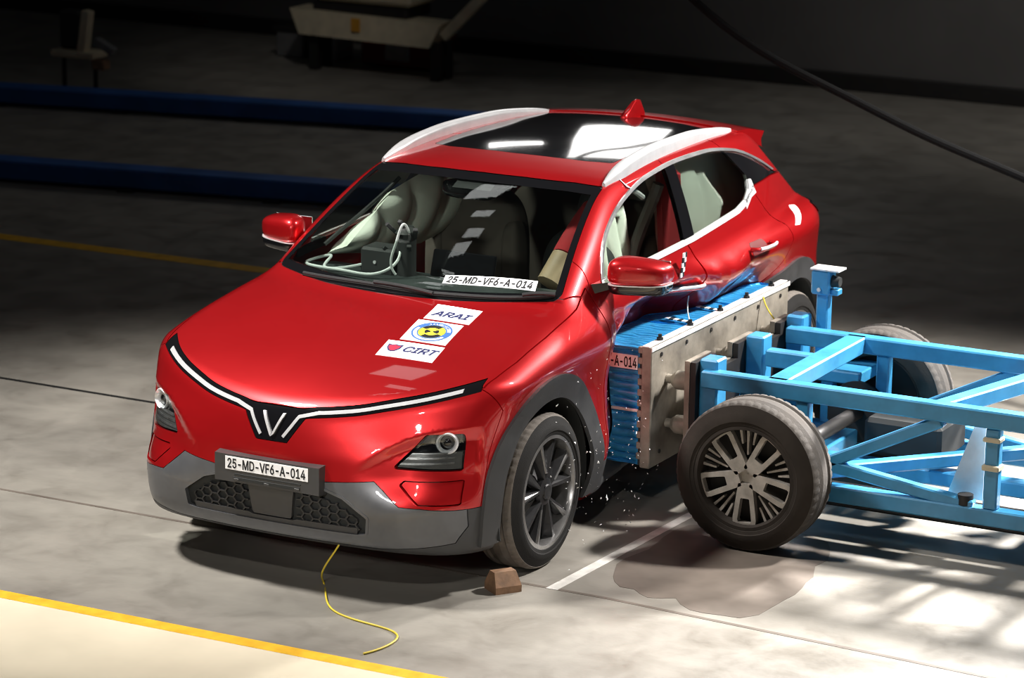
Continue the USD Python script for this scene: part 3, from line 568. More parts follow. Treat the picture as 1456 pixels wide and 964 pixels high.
# roof rails
rail_l = [(-1.10, .583, 1.497), (-1.22, .576, 1.535), (-1.40, .568, 1.565), (-1.70, .556, 1.582), (-2.1, .540, 1.574), (-2.45, .524, 1.540), (-2.62, .514, 1.513), (-2.73, .508, 1.488)]
for s in (1, -1):
    q = np.array(spline(rail_l, 6)); q[:, 1] *= s; V = []
    for i, c in enumerate(q):
        k = min(1, .30 + 7 * min(i, len(q) - 1 - i) / len(q)); zr = float(Hr(c[0]) - .095 * c[1] ** 2) - .02
        for dy, dz in ((-.030, None), (-.031, -.018), (-.022, -.003), (0, .002), (.022, -.003), (.031, -.018), (.030, None)): V.append((c[0], c[1] + dy * k, zr if dz is None else max(c[2] + dz, zr)))
    V = np.array(V); F = []
    for i in range(len(q) - 1):
        for j in range(7): F.append((i * 7 + j, i * 7 + (j + 1) % 7, (i + 1) * 7 + (j + 1) % 7, (i + 1) * 7 + j))
    F = np.array(F); F = np.vstack([F[:, [0, 1, 2]], F[:, [0, 2, 3]]]); F = np.vstack([F] + [[(0, j + 1, j), (len(V) - 7, len(V) - 7 + j, len(V) - 6 + j)] for j in range(1, 6)])
    tm = trimesh.Trimesh(V, F, process=False); F = F if tm.volume > 0 else F[:, ::-1]
    rp = put(car, 'roof_rail', (V, F), 'silver_satin', 40, 'bright silver roof rail')
put(car, 'roof_tape', [arr(xf(cbox((-.02, -.05, 0), (.02, .05, .002), .0005), (-1.245, .605, 1.484), np.array([.9, 0, .3]) / .9487, np.array([.1, .8, -.55]) / .976, np.array([-.25, .5, .8]) / .976))], 'paper', False)
# shark fin aerial, spoiler
fin = trimesh.Trimesh(*arr(hullp([(x, y, z) for x, w, z in ((-2.50, .016, 1.520), (-2.52, .018, 1.545), (-2.70, .026, 1.54), (-2.50, .016, 1.50), (-2.71, .028, 1.50), (-2.62, .007, 1.598), (-2.65, .008, 1.606), (-2.685, .008, 1.600), (-2.705, .012, 1.56)) for y in (-w, w)])))
put(car, 'aerial', fin.subdivide(), 'red_paint', 60, 'shark fin aerial')
sv = []
for y in np.linspace(-.56, .56, 15):
    e = 1 - .10 * (abs(y) / .56) ** 3; zt = float(Hr(-2.72) - .095 * y * y) + .012
    for x, dz in ((-2.66, .002), (-2.80, -.010), (-3.0, -.050), (-3.12 * (.5 + .5 * e) - .03 * (1 - (y / .56) ** 2), -.088), (-3.13 * (.5 + .5 * e) - .03 * (1 - (y / .56) ** 2), -.125), (-3.0, -.135), (-2.80, -.075), (-2.66, -.03)): sv.append((x, y, zt + dz))
sv = np.array(sv); F = []
for i in range(14):
    for j in range(8): F.append((i * 8 + j, i * 8 + (j + 1) % 8, (i + 1) * 8 + (j + 1) % 8, (i + 1) * 8 + j))
F = np.array(F); F = np.vstack([F[:, [0, 1, 2]], F[:, [0, 2, 3]]] + [[(0, j + 1, j), (112, 112 + j, 113 + j)] for j in range(1, 7)])
tm = trimesh.Trimesh(sv, F, process=False); F = F if tm.volume > 0 else F[:, ::-1]
put(car, 'roof_spoiler', (sv, F), 'red_paint', 40)
# mirrors
for s in (1, -1):
    ctr = np.array([-.70, .972, 1.196]) if s > 0 else np.array([-.70, -.892, 1.196]); B = trimesh.creation.icosphere(4); V = B.vertices.copy()
    e = lambda t, p: np.sign(t) * np.abs(t) ** p
    V = np.stack([e(V[:, 0], .75) * .085, e(V[:, 1], .62) * .128, e(V[:, 2], .62) * .066], 1)
    V[:, 2] *= 1 - .28 * np.clip(V[:, 1] * s / .128, -1, 1) * 1.0 * (V[:, 2] > 0) ; V[:, 0] -= .05 * (V[:, 1] * s / .128); V[:, 0] = np.where(V[:, 0] < -.045 - .05 * V[:, 1] * s / .128, -.045 - .05 * V[:, 1] * s / .128, V[:, 0])
    V = V + ctr; mp = put(car, 'door_mirror', (V, B.faces), 'red_paint', True, 'red door mirror')
    Vl = V - ctr; lowm = Vl.copy(); lowm[:, 2] = np.clip(lowm[:, 2] * .9, -.040, .0) - .050; lowm[:, :2] *= .97
    put(mp, 'lower_shell', (lowm + ctr, B.faces), 'black_gloss', 40)
    ed = Vl.copy(); ed[:, 2] = np.clip(ed[:, 2], -.0022, .0022) - .048; ed[:, :2] *= .99
    put(mp, 'chrome_edge', (ed + ctr, B.faces), 'silver_satin', 40)
    put(mp, 'mirror_glass', xf(cbox((-.003, -.10, -.045), (.003, .10, .045), .002), ctr + [-.098 + .0, 0, 0], np.array([1., 0, 0]), np.array([-.35 * 0, 1., 0]), np.array([0, 0, 1.])), 'chrome', False)
    put(mp, 'mirror_stalk', hullp([(x, s * y, z) for x, y, z in ((-.60, .755, 1.085), (-.86, .755, 1.10), (-.60, .755, 1.135), (-.86, .755, 1.14), (-.64, .87, 1.125), (-.76, .87, 1.125), (-.64, .87, 1.155), (-.76, .87, 1.155))]), 'black_gloss', False)
# wipers, cowl
emit(car, 'cowl', shell(prism(Polygon([(-.10, -.70), (-.10, .70), (-.20, .70), (-.46, .74), (-.28, .52), (-.20, .30), (-.165, 0), (-.20, -.30), (-.28, -.52), (-.46, -.74), (-.20, -.70)]).buffer(0), 'z', 1.0, 1.13), .003, .02), 'black_plastic')
def wsx(y, z): return float(Xw(z) - Cw(z) * y * y)
for pts in ([(-.52, 1.099), (-.30, 1.108), (-.10, 1.112), (.12, 1.108), (.20, 1.106)], [(.18, 1.106), (.40, 1.106), (.58, 1.108), (.70, 1.118)]):
    P = [np.array([wsx(y, z) + .012, y, z + .006]) for y, z in pts]; w = put(car, 'wiper', tube(P, .0085, 8, 6), 'black_plastic')
    put(w, 'blade', tube([q + [.004, 0, -.008] for q in P], .005, 6, 6), 'rubber')
    m_ = P[len(P) // 2]; put(w, 'arm', tube([m_ + [.004, 0, .012], (m_ + P[-1]) / 2 + [.012, 0, .014], P[-1] + [.022, .01, .006]], .009, 8, 6), 'black_plastic')
# stickers on the hood: three sheets in a row
def on_hood(man, o, outer, inner):
    u = np.array([-.099, .9942, -.036]); v = np.array([-.974, -.05, .215]); u /= np.linalg.norm(u); v -= u * (u @ v); v /= np.linalg.norm(v); w = np.cross(u, v); return (SOL[outer] ^ xf(man.translate((0, 0, -.1)), o, u, v, w)) - SOL[inner]
def sheet(w, h): return Manifold.extrude(xsec(sbox(-w / 2, -h / 2, w / 2, h / 2)), .2)
def ext(g): return Manifold.extrude(xsec(g), .2)
O1, O2, O3 = np.array([-.062, .369, 1.06]), np.array([.132, .371, 1.02]), np.array([.319, .369, .977])
s1 = emit(car, 'hood_sticker', on_hood(sheet(.216, .158), O1, -.0015, 0), 'paper', 'white hood sticker with blue lettering, nearest the windscreen')
t_, z_ = text_shape('ARAI', .050, True, .25); emit(s1, 'lettering', on_hood(t_.scale((1, 1, .2)).translate((0, -.012, 0)), O1, -.003, -.0015), 'ink_navy')
emit(s1, 'rule', on_hood(ext(unary_union([sbox(-.07 + i * .02, .042, -.056 + i * .02, .050) for i in range(8)])), O1, -.003, -.0015), 'wire_white')
s2 = emit(car, 'hood_sticker', on_hood(sheet(.215, .205), O2, -.0015, 0), 'paper', 'white hood sticker with a round blue, yellow and black mark')
C_ = lambda r: Point(0, 0).buffer(r, 32)
emit(s2, 'ring', on_hood(ext(unary_union([C_(.090).difference(C_(.083)), C_(.066).difference(C_(.061)), C_(.083).difference(C_(.066)).intersection(unary_union([poly((0, 0), (.3 * math.cos(a - .32), .3 * math.sin(a - .32)), (.3 * math.cos(a + .32), .3 * math.sin(a + .32))) for a in (2.45, -.15)]))])), O2, -.003, -.0015), 'ink_blue')
wed = lambda a0, a1, r0, r1: Polygon([(r1 * math.cos(t), r1 * math.sin(t)) for t in np.linspace(a0, a1, 14)] + [(r0 * math.cos(t), r0 * math.sin(t)) for t in np.linspace(a1, a0, 14)])
blk = unary_union([wed(math.pi * .32, math.pi * .86, .036, .060), wed(math.pi * 1.32, math.pi * 1.86, .036, .060), wed(-.45, .75, .006, .032), wed(math.pi - .45, math.pi + .75, .006, .032)])
emit(s2, 'mark_black', on_hood(ext(blk), O2, -.003, -.0015), 'ink'); emit(s2, 'mark_yellow', on_hood(ext(C_(.060).difference(blk)), O2, -.003, -.0015), 'ink_yellow')
for i, ch in enumerate('BHARAT NCAP'):
    if ch == ' ': continue
    a = math.pi * (.78 - .056 * i); t_, z_ = text_shape(ch, .011, True); emit(s2, 'ring_letter', on_hood(t_.scale((1, 1, .2)).rotate((0, 0, math.degrees(a) - 90)).translate((.0745 * math.cos(a), .0745 * math.sin(a), 0)), O2, -.003, -.0015), 'ink_blue')
s3 = emit(car, 'hood_sticker', on_hood(sheet(.265, .142), O3, -.0015, 0), 'paper', 'white hood sticker with a red shield, nearest the nose')
t_, z_ = text_shape('CIRT', .046, True, .3); emit(s3, 'lettering', on_hood(t_.scale((1, 1, .2)).translate((.045, .008, 0)), O3, -.003, -.0015), 'ink_navy')
shd = Polygon([(-.034, .030), (-.018, .024), (0, .030), (.018, .024), (.034, .030), (.030, -.004), (.016, -.026), (0, -.034), (-.016, -.026), (-.030, -.004)])
emit(s3, 'shield', on_hood(ext(affinity.translate(shd.buffer(-.006), -.080, .006)), O3, -.003, -.0015), 'ink_red'); emit(s3, 'shield_edge', on_hood(ext(affinity.translate(shd.difference(shd.buffer(-.006)), -.080, .006)), O3, -.003, -.0015), 'ink_navy')
emit(s3, 'rule', on_hood(ext(sbox(-.06, -.046, .10, -.043)), O3, -.003, -.0015), 'wire_white')
# sticker on the windscreen
def on_screen(man, o, outer, inner):
    u = np.array([-.255, .967, -.02]); u /= np.linalg.norm(u); v = np.array([-.80, -.17, .46]); v -= u * (u @ v); v /= np.linalg.norm(v); return (SOL[outer] ^ xf(man.translate((0, 0, -.1)), o, u, v, np.cross(u, v))) - SOL[inner]
OS = np.array([-.355, .395, 1.150])
sw = emit(windscreen, 'screen_sticker', on_screen(sheet(.425, .066), OS, -.0015, 0), 'paper', 'white test number sticker on the windscreen')
t_, z_ = text_shape('25-MD-VF6-A-014', .044, True, .22); emit(windscreen, 'screen_lettering', on_screen(t_.scale((.39 / z_[0], 1, .2)), OS, -.003, -.0015), 'ink')
# cabin
put(car, 'cabin_floor', cbox((-3.0, -.66, .20), (-.30, .52, .32), .02), 'interior_dark', False)
dash = trimesh.Trimesh(*arr(hullp([(x, y, z) for y in (-.70, .66) for x, z in ((-.34, 1.06), (-.60, 1.075), (-.84, 1.03), (-.92, .96), (-.86, .70), (-.34, .70))])))
put(car, 'dashboard', dash, 'dash', 30)
put(car, 'display', xf(cbox((-.165, -.075, -.008), (.165, .075, .008), .006), (-.74, .05, 1.10), np.array([0, 1., 0]), np.array([-.28, 0, .96]), np.array([.96, 0, .28])), 'black_gloss', False, 'wide centre display')
def padded(c, s, p=.55, n=4):
    B = trimesh.creation.icosphere(n); V = B.vertices; V = np.sign(V) * np.abs(V) ** p * np.array(s) + c; return V, B.faces
for y0, x0 in ((-.37, -1.70), (.34, -1.78)):
    seat = put(car, 'seat', padded((x0, y0, .88), (.11, .245, .40)), 'seat_cloth', True, 'front seat backrest')
    put(seat, 'cushion', padded((x0 + .36, y0, .50), (.30, .25, .10)), 'seat_cloth', True)
    put(seat, 'bolster', [padded((x0 + .05, y0 + d, .84), (.08, .05, .30)) for d in (-.21, .21)], 'seat_cloth', True)
    put(seat, 'head_restraint', padded((x0 - .06, y0, 1.33), (.055, .13, .075)), 'interior_dark' if y0 < 0 else 'seat_grey', True)
put(car, 'rear_bench', [padded((-2.50, -.05, .85), (.12, .58, .36)), padded((-2.2, -.05, .48), (.3, .6, .1))], 'seat_cloth', True)
put(car, 'centre_mirror', padded((-1.0, -.06, 1.415), (.035, .14, .045)), 'black_gloss', True); put(car, 'sensor_box', hullp([(x, y, z) for x, z in ((-.98, 1.475), (-.90, 1.44), (-1.04, 1.43), (-1.10, 1.49)) for y in (-.10, .10)]), 'interior_dark', False)
put(car, 'headliner', shell(prism(sbox(-2.9, -.55, -1.15, .55), 'z', 1.3, 1.6), .02, .03), 'interior_dark', False)
# curtain airbags: lobed cushions under the roof edge
def curtain(x0, x1, y, zlo, zhi, lobes, th, seed):
    nu, nv = 10 * lobes, 18; V = []
    for sgn in (1, -1):
        for i in range(nu + 1):
            u = i / nu; x = x0 + (x1 - x0) * u; zt, zb = np.interp(u, np.linspace(0, 1, len(zhi)), zhi), np.interp(u, np.linspace(0, 1, len(zlo)), zlo)
            for j in range(nv + 1):
                v = j / nv; b = (1 - abs(2 * v - 1) ** 3.0) * (.32 + .68 * abs(math.sin(math.pi * u * lobes)) ** .6) * (1 - abs(2 * u - 1) ** 10)
                w = .02 * (meshkit.noise(np.array([u * 7, v * 3, seed])) - .5)
                V.append((x + .02 * math.sin(6 * v + seed), y(u, v) + sgn * th * b + w, zb + (zt - zb) * v))
    V = np.array(V, float); F = []; n1 = (nu + 1) * (nv + 1)
    for i in range(nu):
        for j in range(nv):
            a, b, c, d = i * (nv + 1) + j, (i + 1) * (nv + 1) + j, (i + 1) * (nv + 1) + j + 1, i * (nv + 1) + j + 1
            F += [(a, b, c), (a, c, d), (a + n1, c + n1, b + n1), (a + n1, d + n1, c + n1)]
    return V, np.array(F)
put(car, 'curtain_airbag', curtain(-.62, -2.3, lambda u, v: -.60 + .10 * v + .06 * u, (1.12, 1.05, 1.02, 1.05, 1.10), (1.17, 1.36, 1.44, 1.46, 1.44), 6, .085, 1), 'airbag', True, 'pale green curtain airbag across the far side')
put(car, 'curtain_airbag', curtain(-1.22, -1.62, lambda u, v: .50 - .06 * v - .02 * u, (.92, .93, .95), (1.30, 1.36, 1.38), 3, .045, 4), 'airbag', True, 'pale green curtain airbag hanging inside the struck front window')
put(car, 'curtain_airbag', curtain(-1.66, -2.80, lambda u, v: .63 - .11 * v - .04 * u, (1.0, 1.02, 1.05), (1.45, 1.455, 1.40), 4, .035, 8), 'airbag', True, 'pale curtain airbag behind the rear door glass')
put(car, 'side_airbag', padded((-1.97, .44, 1.02), (.09, .12, .11), .8), 'airbag', True)
put(car, 'seat_belt', tube([(-1.66, .60, 1.40), (-1.64, .56, 1.27), (-1.60, .52, 1.12), (-1.58, .50, .95)], .030, 8, 8), 'belt')
put(car, 'roof_lining_strip', tube([(-1.30, .57, 1.42), (-1.45, .56, 1.40), (-1.55, .57, 1.35)], .014, 8, 8), 'seat_grey')
put(car, 'pillar_lining', beam((-1.62, .70, .95), (-1.76, .60, 1.45), .12, .05, .02), 'red_cloth', False)
# ------------------------------------------------------------------ wheels
def tyre(R, w, rim):
    h = w / 2; pr = [(rim, -h + .020), (rim + .012, -h + .004), (rim + .045, -h), (R - .045, -h + .006), (R - .014, -h + .022), (R - .012, 0)]
    pr += [(R - .014, h - .022), (R - .045, h - .006), (rim + .045, h), (rim + .030, h + .002), (rim + .026, h - .002), (rim + .012, h - .004), (rim, h - .020), (rim - .008, h - .05), (rim - .008, -h + .05)]
    return lathe(pr, 120)
def tread(R, w):
    """grooved tread band with cut shoulder blocks"""
    h = w / 2; xs = [-h + .0215, -h + .032, -.062, -.056, -.048, -.042, -.022, -.016, -.006, 0, .006, .016, .022, .042, .048, .056, .062, h - .032, h - .0215]; k = h / .1125
    xs = [x if abs(x) > .07 else x * k for x in xs]; dp = [.013, .0035, 0, 0, .008, .008, 0, 0, 0, 0, 0, 0, 0, .008, .008, 0, 0, .0035, .013]
    pr = [(R - d, x) for x, d in zip(xs, dp)] + [(R - .02, h - .024), (R - .02, -h + .024)]
    def mod(n, kk):
        m = np.zeros((n, kk)); th = np.arange(n) % 4 == 0
        for j, p in enumerate(pr):
            if abs(p[1]) > .058 * k and R - .012 < p[0]: m[th, j] = -.004
        return m
    return lathe(pr, 216, mod)
def place(VF, s, x, y, z):
    V, F = arr(VF); V = V.copy()
    if s < 0: V[:, 1] *= -1; F = F[:, ::-1]
    return V + [x, y, z], F
def polar(r, a): return (r * math.cos(a), r * math.sin(a))
def yext(g, lo, hi): return prism(g, 'y', lo, hi)
def barrel(rim, w): return lathe([(rim - .004, -w / 2 + .02), (rim + .006, -w / 2 + .02), (rim + .006, -w / 2 + .03), (rim - .004, -w / 2 + .045), (rim - .012, 0), (rim - .004, w / 2 - .045), (rim + .006, w / 2 - .03), (rim + .010, w / 2 - .006), (rim - .006, w / 2 - .004), (rim - .012, w / 2 - .02), (rim - .020, 0), (rim - .012, -w / 2 + .03)], 72)
# the car's wheels: parts of the car
def car_wheel(x, s):
    c = (x, s * .782, .345); R, w, rim = .345, .225, .243; mv = lambda m: place(m, s, *c)
    t = put(car, 'wheel', mv(tyre(R, w, rim)), 'rubber', 32, 'black tyre on a dark alloy rim')
    put(t, 'tread', mv(tread(R, w)), 'tread_rubber', 32)
    put(t, 'rim', mv(barrel(rim, w)), 'mach_alloy', 40)
    put(t, 'brake_disc', mv(lathe([(.06, -.005), (.155, -.005), (.155, .015), (.06, .015)], 48)), 'grey_steel', 40)
    put(t, 'wheel_back', mv(lathe([(.03, -.045), (.236, -.045), (.236, -.03), (.03, -.03)], 48)), 'interior_dark', 40)
    put(t, 'hub', mv(lathe([(.0, .055), (.05, .055), (.062, .070), (.060, .088), (.034, .094), (.030, .100), (.0, .101)], 40)), 'dark_alloy', 40)
    for k in range(5):
        a = math.radians(90 + 72 * k)
        for d, mt, wd in ((-.23, 'dark_alloy', 1.0), (.23, 'dark_alloy', 1.0)):
            a0, a1 = a + d * .35, a + d * 1.35; p0, p1 = np.array(polar(.045, a0)), np.array(polar(rim - .003, a1)); n = np.array([-math.sin((a0 + a1) / 2), math.cos((a0 + a1) / 2)])
            pts = [(*(p0 + n * .013), .060), (*(p0 - n * .013), .060), (*(p0 + n * .006), .088), (*(p0 - n * .006), .088), (*(p1 + n * .030), .050), (*(p1 - n * .030), .050), (*(p1 + n * .010), .094), (*(p1 - n * .010), .094)]
            put(t, 'spoke', mv(hullp([(q[0], q[2], q[1]) for q in pts])), 'dark_alloy', False)
        a0, a1 = a - .10, a - .22; p0, p1 = np.array(polar(.085, a0)), np.array(polar(rim - .004, a1)); n = np.array([-math.sin(a1), math.cos(a1)])
        put(t, 'spoke_facing', mv(hullp([(q[0], y, q[1]) for q, y in ((p0 + n * .001, .088), (p0 - n * .004, .088), (p0, .0955), (p1 + n * .004, .090), (p1 - n * .026, .090), (p1 - n * .004, .0985), (p1 - n * .020, .0985))])), 'mach_alloy', False)
        b = a + math.radians(36); q = polar(.030, b); put(t, 'wheel_nut', mv(cyl((q[0], .088, q[1]), (q[0], .097, q[1]), .007, 10)), 'dark_metal', 30)
for x in (0, -2.73):
    for s in (1, -1): car_wheel(x, s)
# ------------------------------------------------------------------ the deformable barrier, held by the trolley
bar = thing('crash_barrier', 'crushed blue honeycomb barrier on a tan plate, pressed into the side of the car', 'barrier', (-1.67, .92, .25))
def skin(x, z): return Wp(x) + sec(z - (zc(x) - .90) * ss(z, .5, .9)) - dent(x, z)
X0, X1, Z0, Z1, YB = -.90, -2.43, .245, .795, .882
def block(xa, xb, za, zb, seed):
    nx, nz, ny = 26, 14, 9
    xs, zs = np.linspace(xa, xb, nx), np.linspace(za, zb, nz)
    def pt(x, y, z): return (x, y, z)
    P = []; F = []
    def surf(fn, nu, nv):
        b = len(P)
        for i in range(nu):
            for j in range(nv): P.append(fn(i / (nu - 1), j / (nv - 1)))
        for i in range(nu - 1):
            for j in range(nv - 1):
                a = b + i * nv + j; F.extend([(a, a + nv, a + nv + 1), (a, a + nv + 1, a + 1)])
    yf = lambda x, z: min(float(skin(np.array(x), np.array(np.clip(z, .30, .80)))) + .006, YB - .03)
    tri = lambda t: abs((t % 1) - .5) * 2
    nz_ = lambda a, b, c: float(meshkit.noise(np.array([a, b, c])))
    def rip(c, y, f=27): return -.020 * (1 - abs(math.sin(math.pi * (c * f + .30 * nz_(c * 9, y * 14, seed)))) ** .55) + .010 * (nz_(c * 14, y * 22, seed + 3) - .5)
    def at(u, v, w):
        x = xa + (xb - xa) * u; z = za + (zb - za) * v; y = yf(x, z) * (1 - w) + YB * w; e = math.sin(math.pi * w) ** .35
        return x, y, z, e
    def top(u, w, v):
        x, y, z, e = at(u, v, w); return (x, y, z + (1 if v else -1) * (rip(x, y) * e - .004))
    def end(v, w, u):
        x, y, z, e = at(u, v, w); return (x + (1 if u == 0 else -1) * (rip(z, y) * e - .003), y, z)
    surf(lambda a, b: top(a, b, 1), 128, ny); surf(lambda a, b: top(a, 1 - b, 0), 60, ny)
    surf(lambda a, b: end(a, 1 - b, 0), 72, ny); surf(lambda a, b: end(a, b, 1), 30, ny)
    def face(a, b): x, y, z, e = at(a, b, 0); return (x, y, z)
    surf(lambda a, b: face(1 - a, b), 26, 14); surf(lambda a, b: (xa + (xb - xa) * a, YB, za + (zb - za) * b), 3, 3)
    V, FF = np.array(P), np.array(F)[:, ::-1]
    return V, FF
xe = np.linspace(X0, X1, 4); zm = .500
for i in range(3):
    for (za, zb) in ((Z0, zm - .006), (zm + .006, Z1)):
        put(bar, 'honeycomb_block', block(xe[i] - .002 * (i > 0), xe[i + 1] + .002, za, zb, 3 * i + int(za * 10)), 'honeycomb_blue', 28)
ym0 = float(skin(np.array(X0), np.array(zm)))
put(bar, 'divider_sheet', cbox((X0 + .006, ym0 + .01, zm - .006), (X1 - .006, YB, zm + .006), .001), 'alu_edge', False)
put(bar, 'edge_strip', cbox((X0 + .004, .884, Z0), (X1 - .004, .900, Z1), .002), 'interior_dark', False)
bp = put(bar, 'backing_plate', cbox((X0 + .022, .902, .238), (X1 - .022, .952, .808), .004), 'plate_tan', False)
put(bp, 'plate_rivet', [arr(cyl((x, .951, z), (x, .957, z), .010, 10)) for x in np.linspace(X0 - .08, X1 + .08, 6) for z in (.76, .30)], 'dark_metal', False, kind='stuff')
put(bar, 'top_angle', cbox((X0 + .03, .905, .809), (X1 - .03, .944, .815), .0015), 'alu_edge', False)
put(bar, 'top_angle', cbox((X0 + .03, .953, .790), (X1 - .03, .958, .812), .0015), 'alu_edge', False)
for k in range(11):
    z = Z0 + .03 + k * .05; put(bar, 'edge_tooth', cbox((X0 - .010, .880, z), (X0 + .014, .904, z + .030), .002), 'plate_tan', False)
for x in (-1.02, -1.35, -1.69, -2.0, -2.3):
    b_ = put(bar, 'clamp_screw', cyl((x, .925, .812), (x, .925, .842), .009, 10), 'dark_metal', False); put(b_, 'screw_nut', cyl((x, .925, .815), (x, .925, .826), .016, 6), 'dark_metal', False)
for (x, y) in ((-1.49, .80), (-1.78, .83)):
    for k in range(7): put(bar, 'marker_tape', cbox((x + .004 * k, y - .06 + k * .024, Z1 + .004), (x + .028 + .004 * k, y - .06 + k * .024 + .022, Z1 + .0095), .0005), 'paper' if k % 2 == 0 else 'ink', False)
lb = put(bar, 'label_sheet', cbox((X0 + .004, .738, .694), (X0 + .0105, .876, .760), .0006), 'paper', False, 'white label on the end of the honeycomb')
tx, sz = text_shape('-A-014', .046, True, 0, .80)
put(lb, 'lettering', xf(tx.scale((.130 / sz[0], 1, .0015)), (X0 + .0102, .807, .727), np.array([0, 1., 0]), np.array([0, 0, 1.]), np.array([1., 0, 0])), 'ink', False)
thing1('loose_wire', tube([(-1.60, .80, .89), (-1.57, .81, .83), (-1.52, .84, .806), (-1.45, .87, .812)], .003, 6), 'wire_white', 'thin pale wire hanging from the front door handle onto the barrier', 'wire')
thing1('sensor_wire', tube([(-2.12, .962, .80), (-2.10, 1.0, .74), (-2.09, 1.04, .70), (-2.06, 1.075, .69)], .004, 6), 'wire_yellow', 'yellow sensor wire between the barrier plate and the trolley', 'wire')
# ------------------------------------------------------------------ the trolley
tr = thing('barrier_trolley', 'blue tubular steel crash trolley on road wheels that carries the barrier', 'trolley', (-1.52, 2.6, 0))
XN, XF, ZT = -1.04, -2.02, .70
def bm(name, p, q, w=.075, h=.075, up=(0, 0, 1), mat='frame_blue', parent=None): return put(parent or tr, name, beam(p, q, w, h, .007, up), mat, False)
YE = 4.6
for x in (XN, XF):
    bm('top_rail', (x, 1.14, ZT - .04), (x, YE, ZT - .04), .075, .08); bm('lower_rail', (x, 1.10, .215), (x, YE, .215), .075, .075)
for y in (1.50, 2.95, 4.5): bm('cross_rail', (XN, y, ZT - .0395), (XF, y, ZT - .0395), .10, .079)
bm('front_rail', (XN - .55, 1.22, ZT - .05), (XN - .55, 1.46, ZT - .05), .07, .08)
for y in (1.5, 2.95, 4.5): bm('lower_cross_rail', (XN, y, .214), (XF, y, .214), .075, .073)
for x in (XN, XF):
    for y in (1.36, 1.64, 2.54, 4.5): bm('upright', (x, y, .25), (x, y, ZT - .079), .065, .055, (1, 0, 0))
    bm('side_brace', (x, 1.72, .33), (x, 2.30, ZT - .08), .055, .055); bm('side_brace', (x, 1.74, .345), (x, 2.46, .25), .055, .055); bm('side_brace', (x, 3.1, .25), (x, 3.9, ZT - .08), .055, .055)
bm('top_brace', (XN - .02, 2.27, ZT - .041), (XF + .02, 2.95 - .42, ZT - .041), .075, .072)
bm('centre_rail', (-1.52, 1.1, .216), (-1.52, YE, .216), .09, .07)
bm('deck_brace', (XN, 1.72, .30), (XF, 2.6, .30), .06, .06)
for i, x in enumerate((-1.10, -1.62, -2.10)):
    put(tr, 'mount_post', cbox((x - .055, 1.115, .22), (x + .055, 1.205, .745 - .0 * i), .008), 'frame_blue', False)
mp = Polygon([(-1.005, .20), (-2.16, .20), (-2.16, .72), (-1.98, .72), (-1.98, .665), (-1.72, .665), (-1.72, .725), (-1.48, .725), (-1.48, .655), (-1.24, .655), (-1.24, .735), (-1.005, .735)])
put(tr, 'mount_plate', prism(mp, 'y', 1.060, 1.085), 'plate_tan', False); put(tr, 'mount_plate', prism(mp.buffer(-.004), 'y', 1.086, 1.114), 'dark_metal', False, 'dark steel plate')
for x in (-1.02, -1.58, -2.1):
    for z in (.63, .42): put(tr, 'load_cell', [arr(cyl((x - .03, .953, z), (x - .03, 1.0, z), .022, 20)), arr(cyl((x - .03, .985, z), (x - .03, 1.005, z), .030, 24, .044)), arr(cyl((x - .03, 1.005, z), (x - .03, 1.06, z), .044, 24))], 'plate_tan', 40)
# tall post with a camera head
cp = put(tr, 'camera_post', cbox((-2.235, 1.215, .50), (-2.175, 1.275, .85), .006), 'frame_blue', False)
put(cp, 'post_foot', cbox((-2.26, 1.20, .46), (-1.98, 1.53, .52), .006), 'frame_blue', False)
put(cp, 'camera_box', cbox((-2.25, 1.19, .835), (-2.16, 1.285, .955), .008), 'frame_blue', False); put(cp, 'camera_hood', cbox((-2.255, 1.185, .955), (-2.155, 1.335, .965), .002), 'alu_edge', False)
put(cp, 'camera_lens', cyl((-2.205, 1.285, .90), (-2.205, 1.325, .90), .030, 20, .024), 'interior_dark'); put(cp, 'cable_clip', cbox((-2.235, 1.285, .835), (-2.18, 1.325, .865), .004), 'frame_blue', False); put(cp, 'post_bolt', cyl((-2.158, 1.235, .862), (-2.150, 1.235, .862), .010, 10), 'alu_edge', False)
# suspension, brake parts, deck boxes
for y in (1.53, 4.35):
    put(tr, 'axle', cyl((-.72, y, .335), (-2.32, y, .335), .035, 20), 'dark_metal')
    for x in (-.98, -2.06): put(tr, 'spring_block', cbox((x - .09, y - .16, .255), (x + .09, y + .16, .40), .02), 'interior_dark', False); put(tr, 'brake_disc', lathe_x(x) if False else cyl((x + .07, y, .335), (x + .095, y, .335), .15, 32), 'dark_metal', 40)
put(tr, 'battery_box', cbox((-1.92, 1.72, .255), (-1.57, 2.1, .43), .02), 'interior_dark', False); put(tr, 'under_tray', cbox((-1.35, 1.60, .13), (-1.10, 2.9, .176), .01), 'dark_metal', False)
put(tr, 'strap_clip', cbox((-1.068, 2.50, .43), (-.998, 2.58, .455), .004), 'beige_steel', False); put(tr, 'strap_clip', cbox((-1.068, 2.50, .56), (-.998, 2.58, .58), .004), 'beige_steel', False)
put(tr, 'guard_plate', prism(Polygon([(2.30, .255), (2.47, .255), (2.47, .60), (2.42, .60)]), 'x', -1.14, -1.125), 'white_cover', False); put(tr, 'hose_fitting', cyl((-1.04, 2.42, .255), (-1.04, 2.42, .30), .035, 16), 'dark_metal')
put(tr, 'instrument_case', cbox((-1.90, 2.62, .30), (-1.55, 3.2, .68), .03), 'white_cover', False, 'white instrument case'); put(tr, 'case_shelf', cbox((-1.98, 2.6, .255), (-1.50, 3.25, .30), .005), 'dark_metal', False)
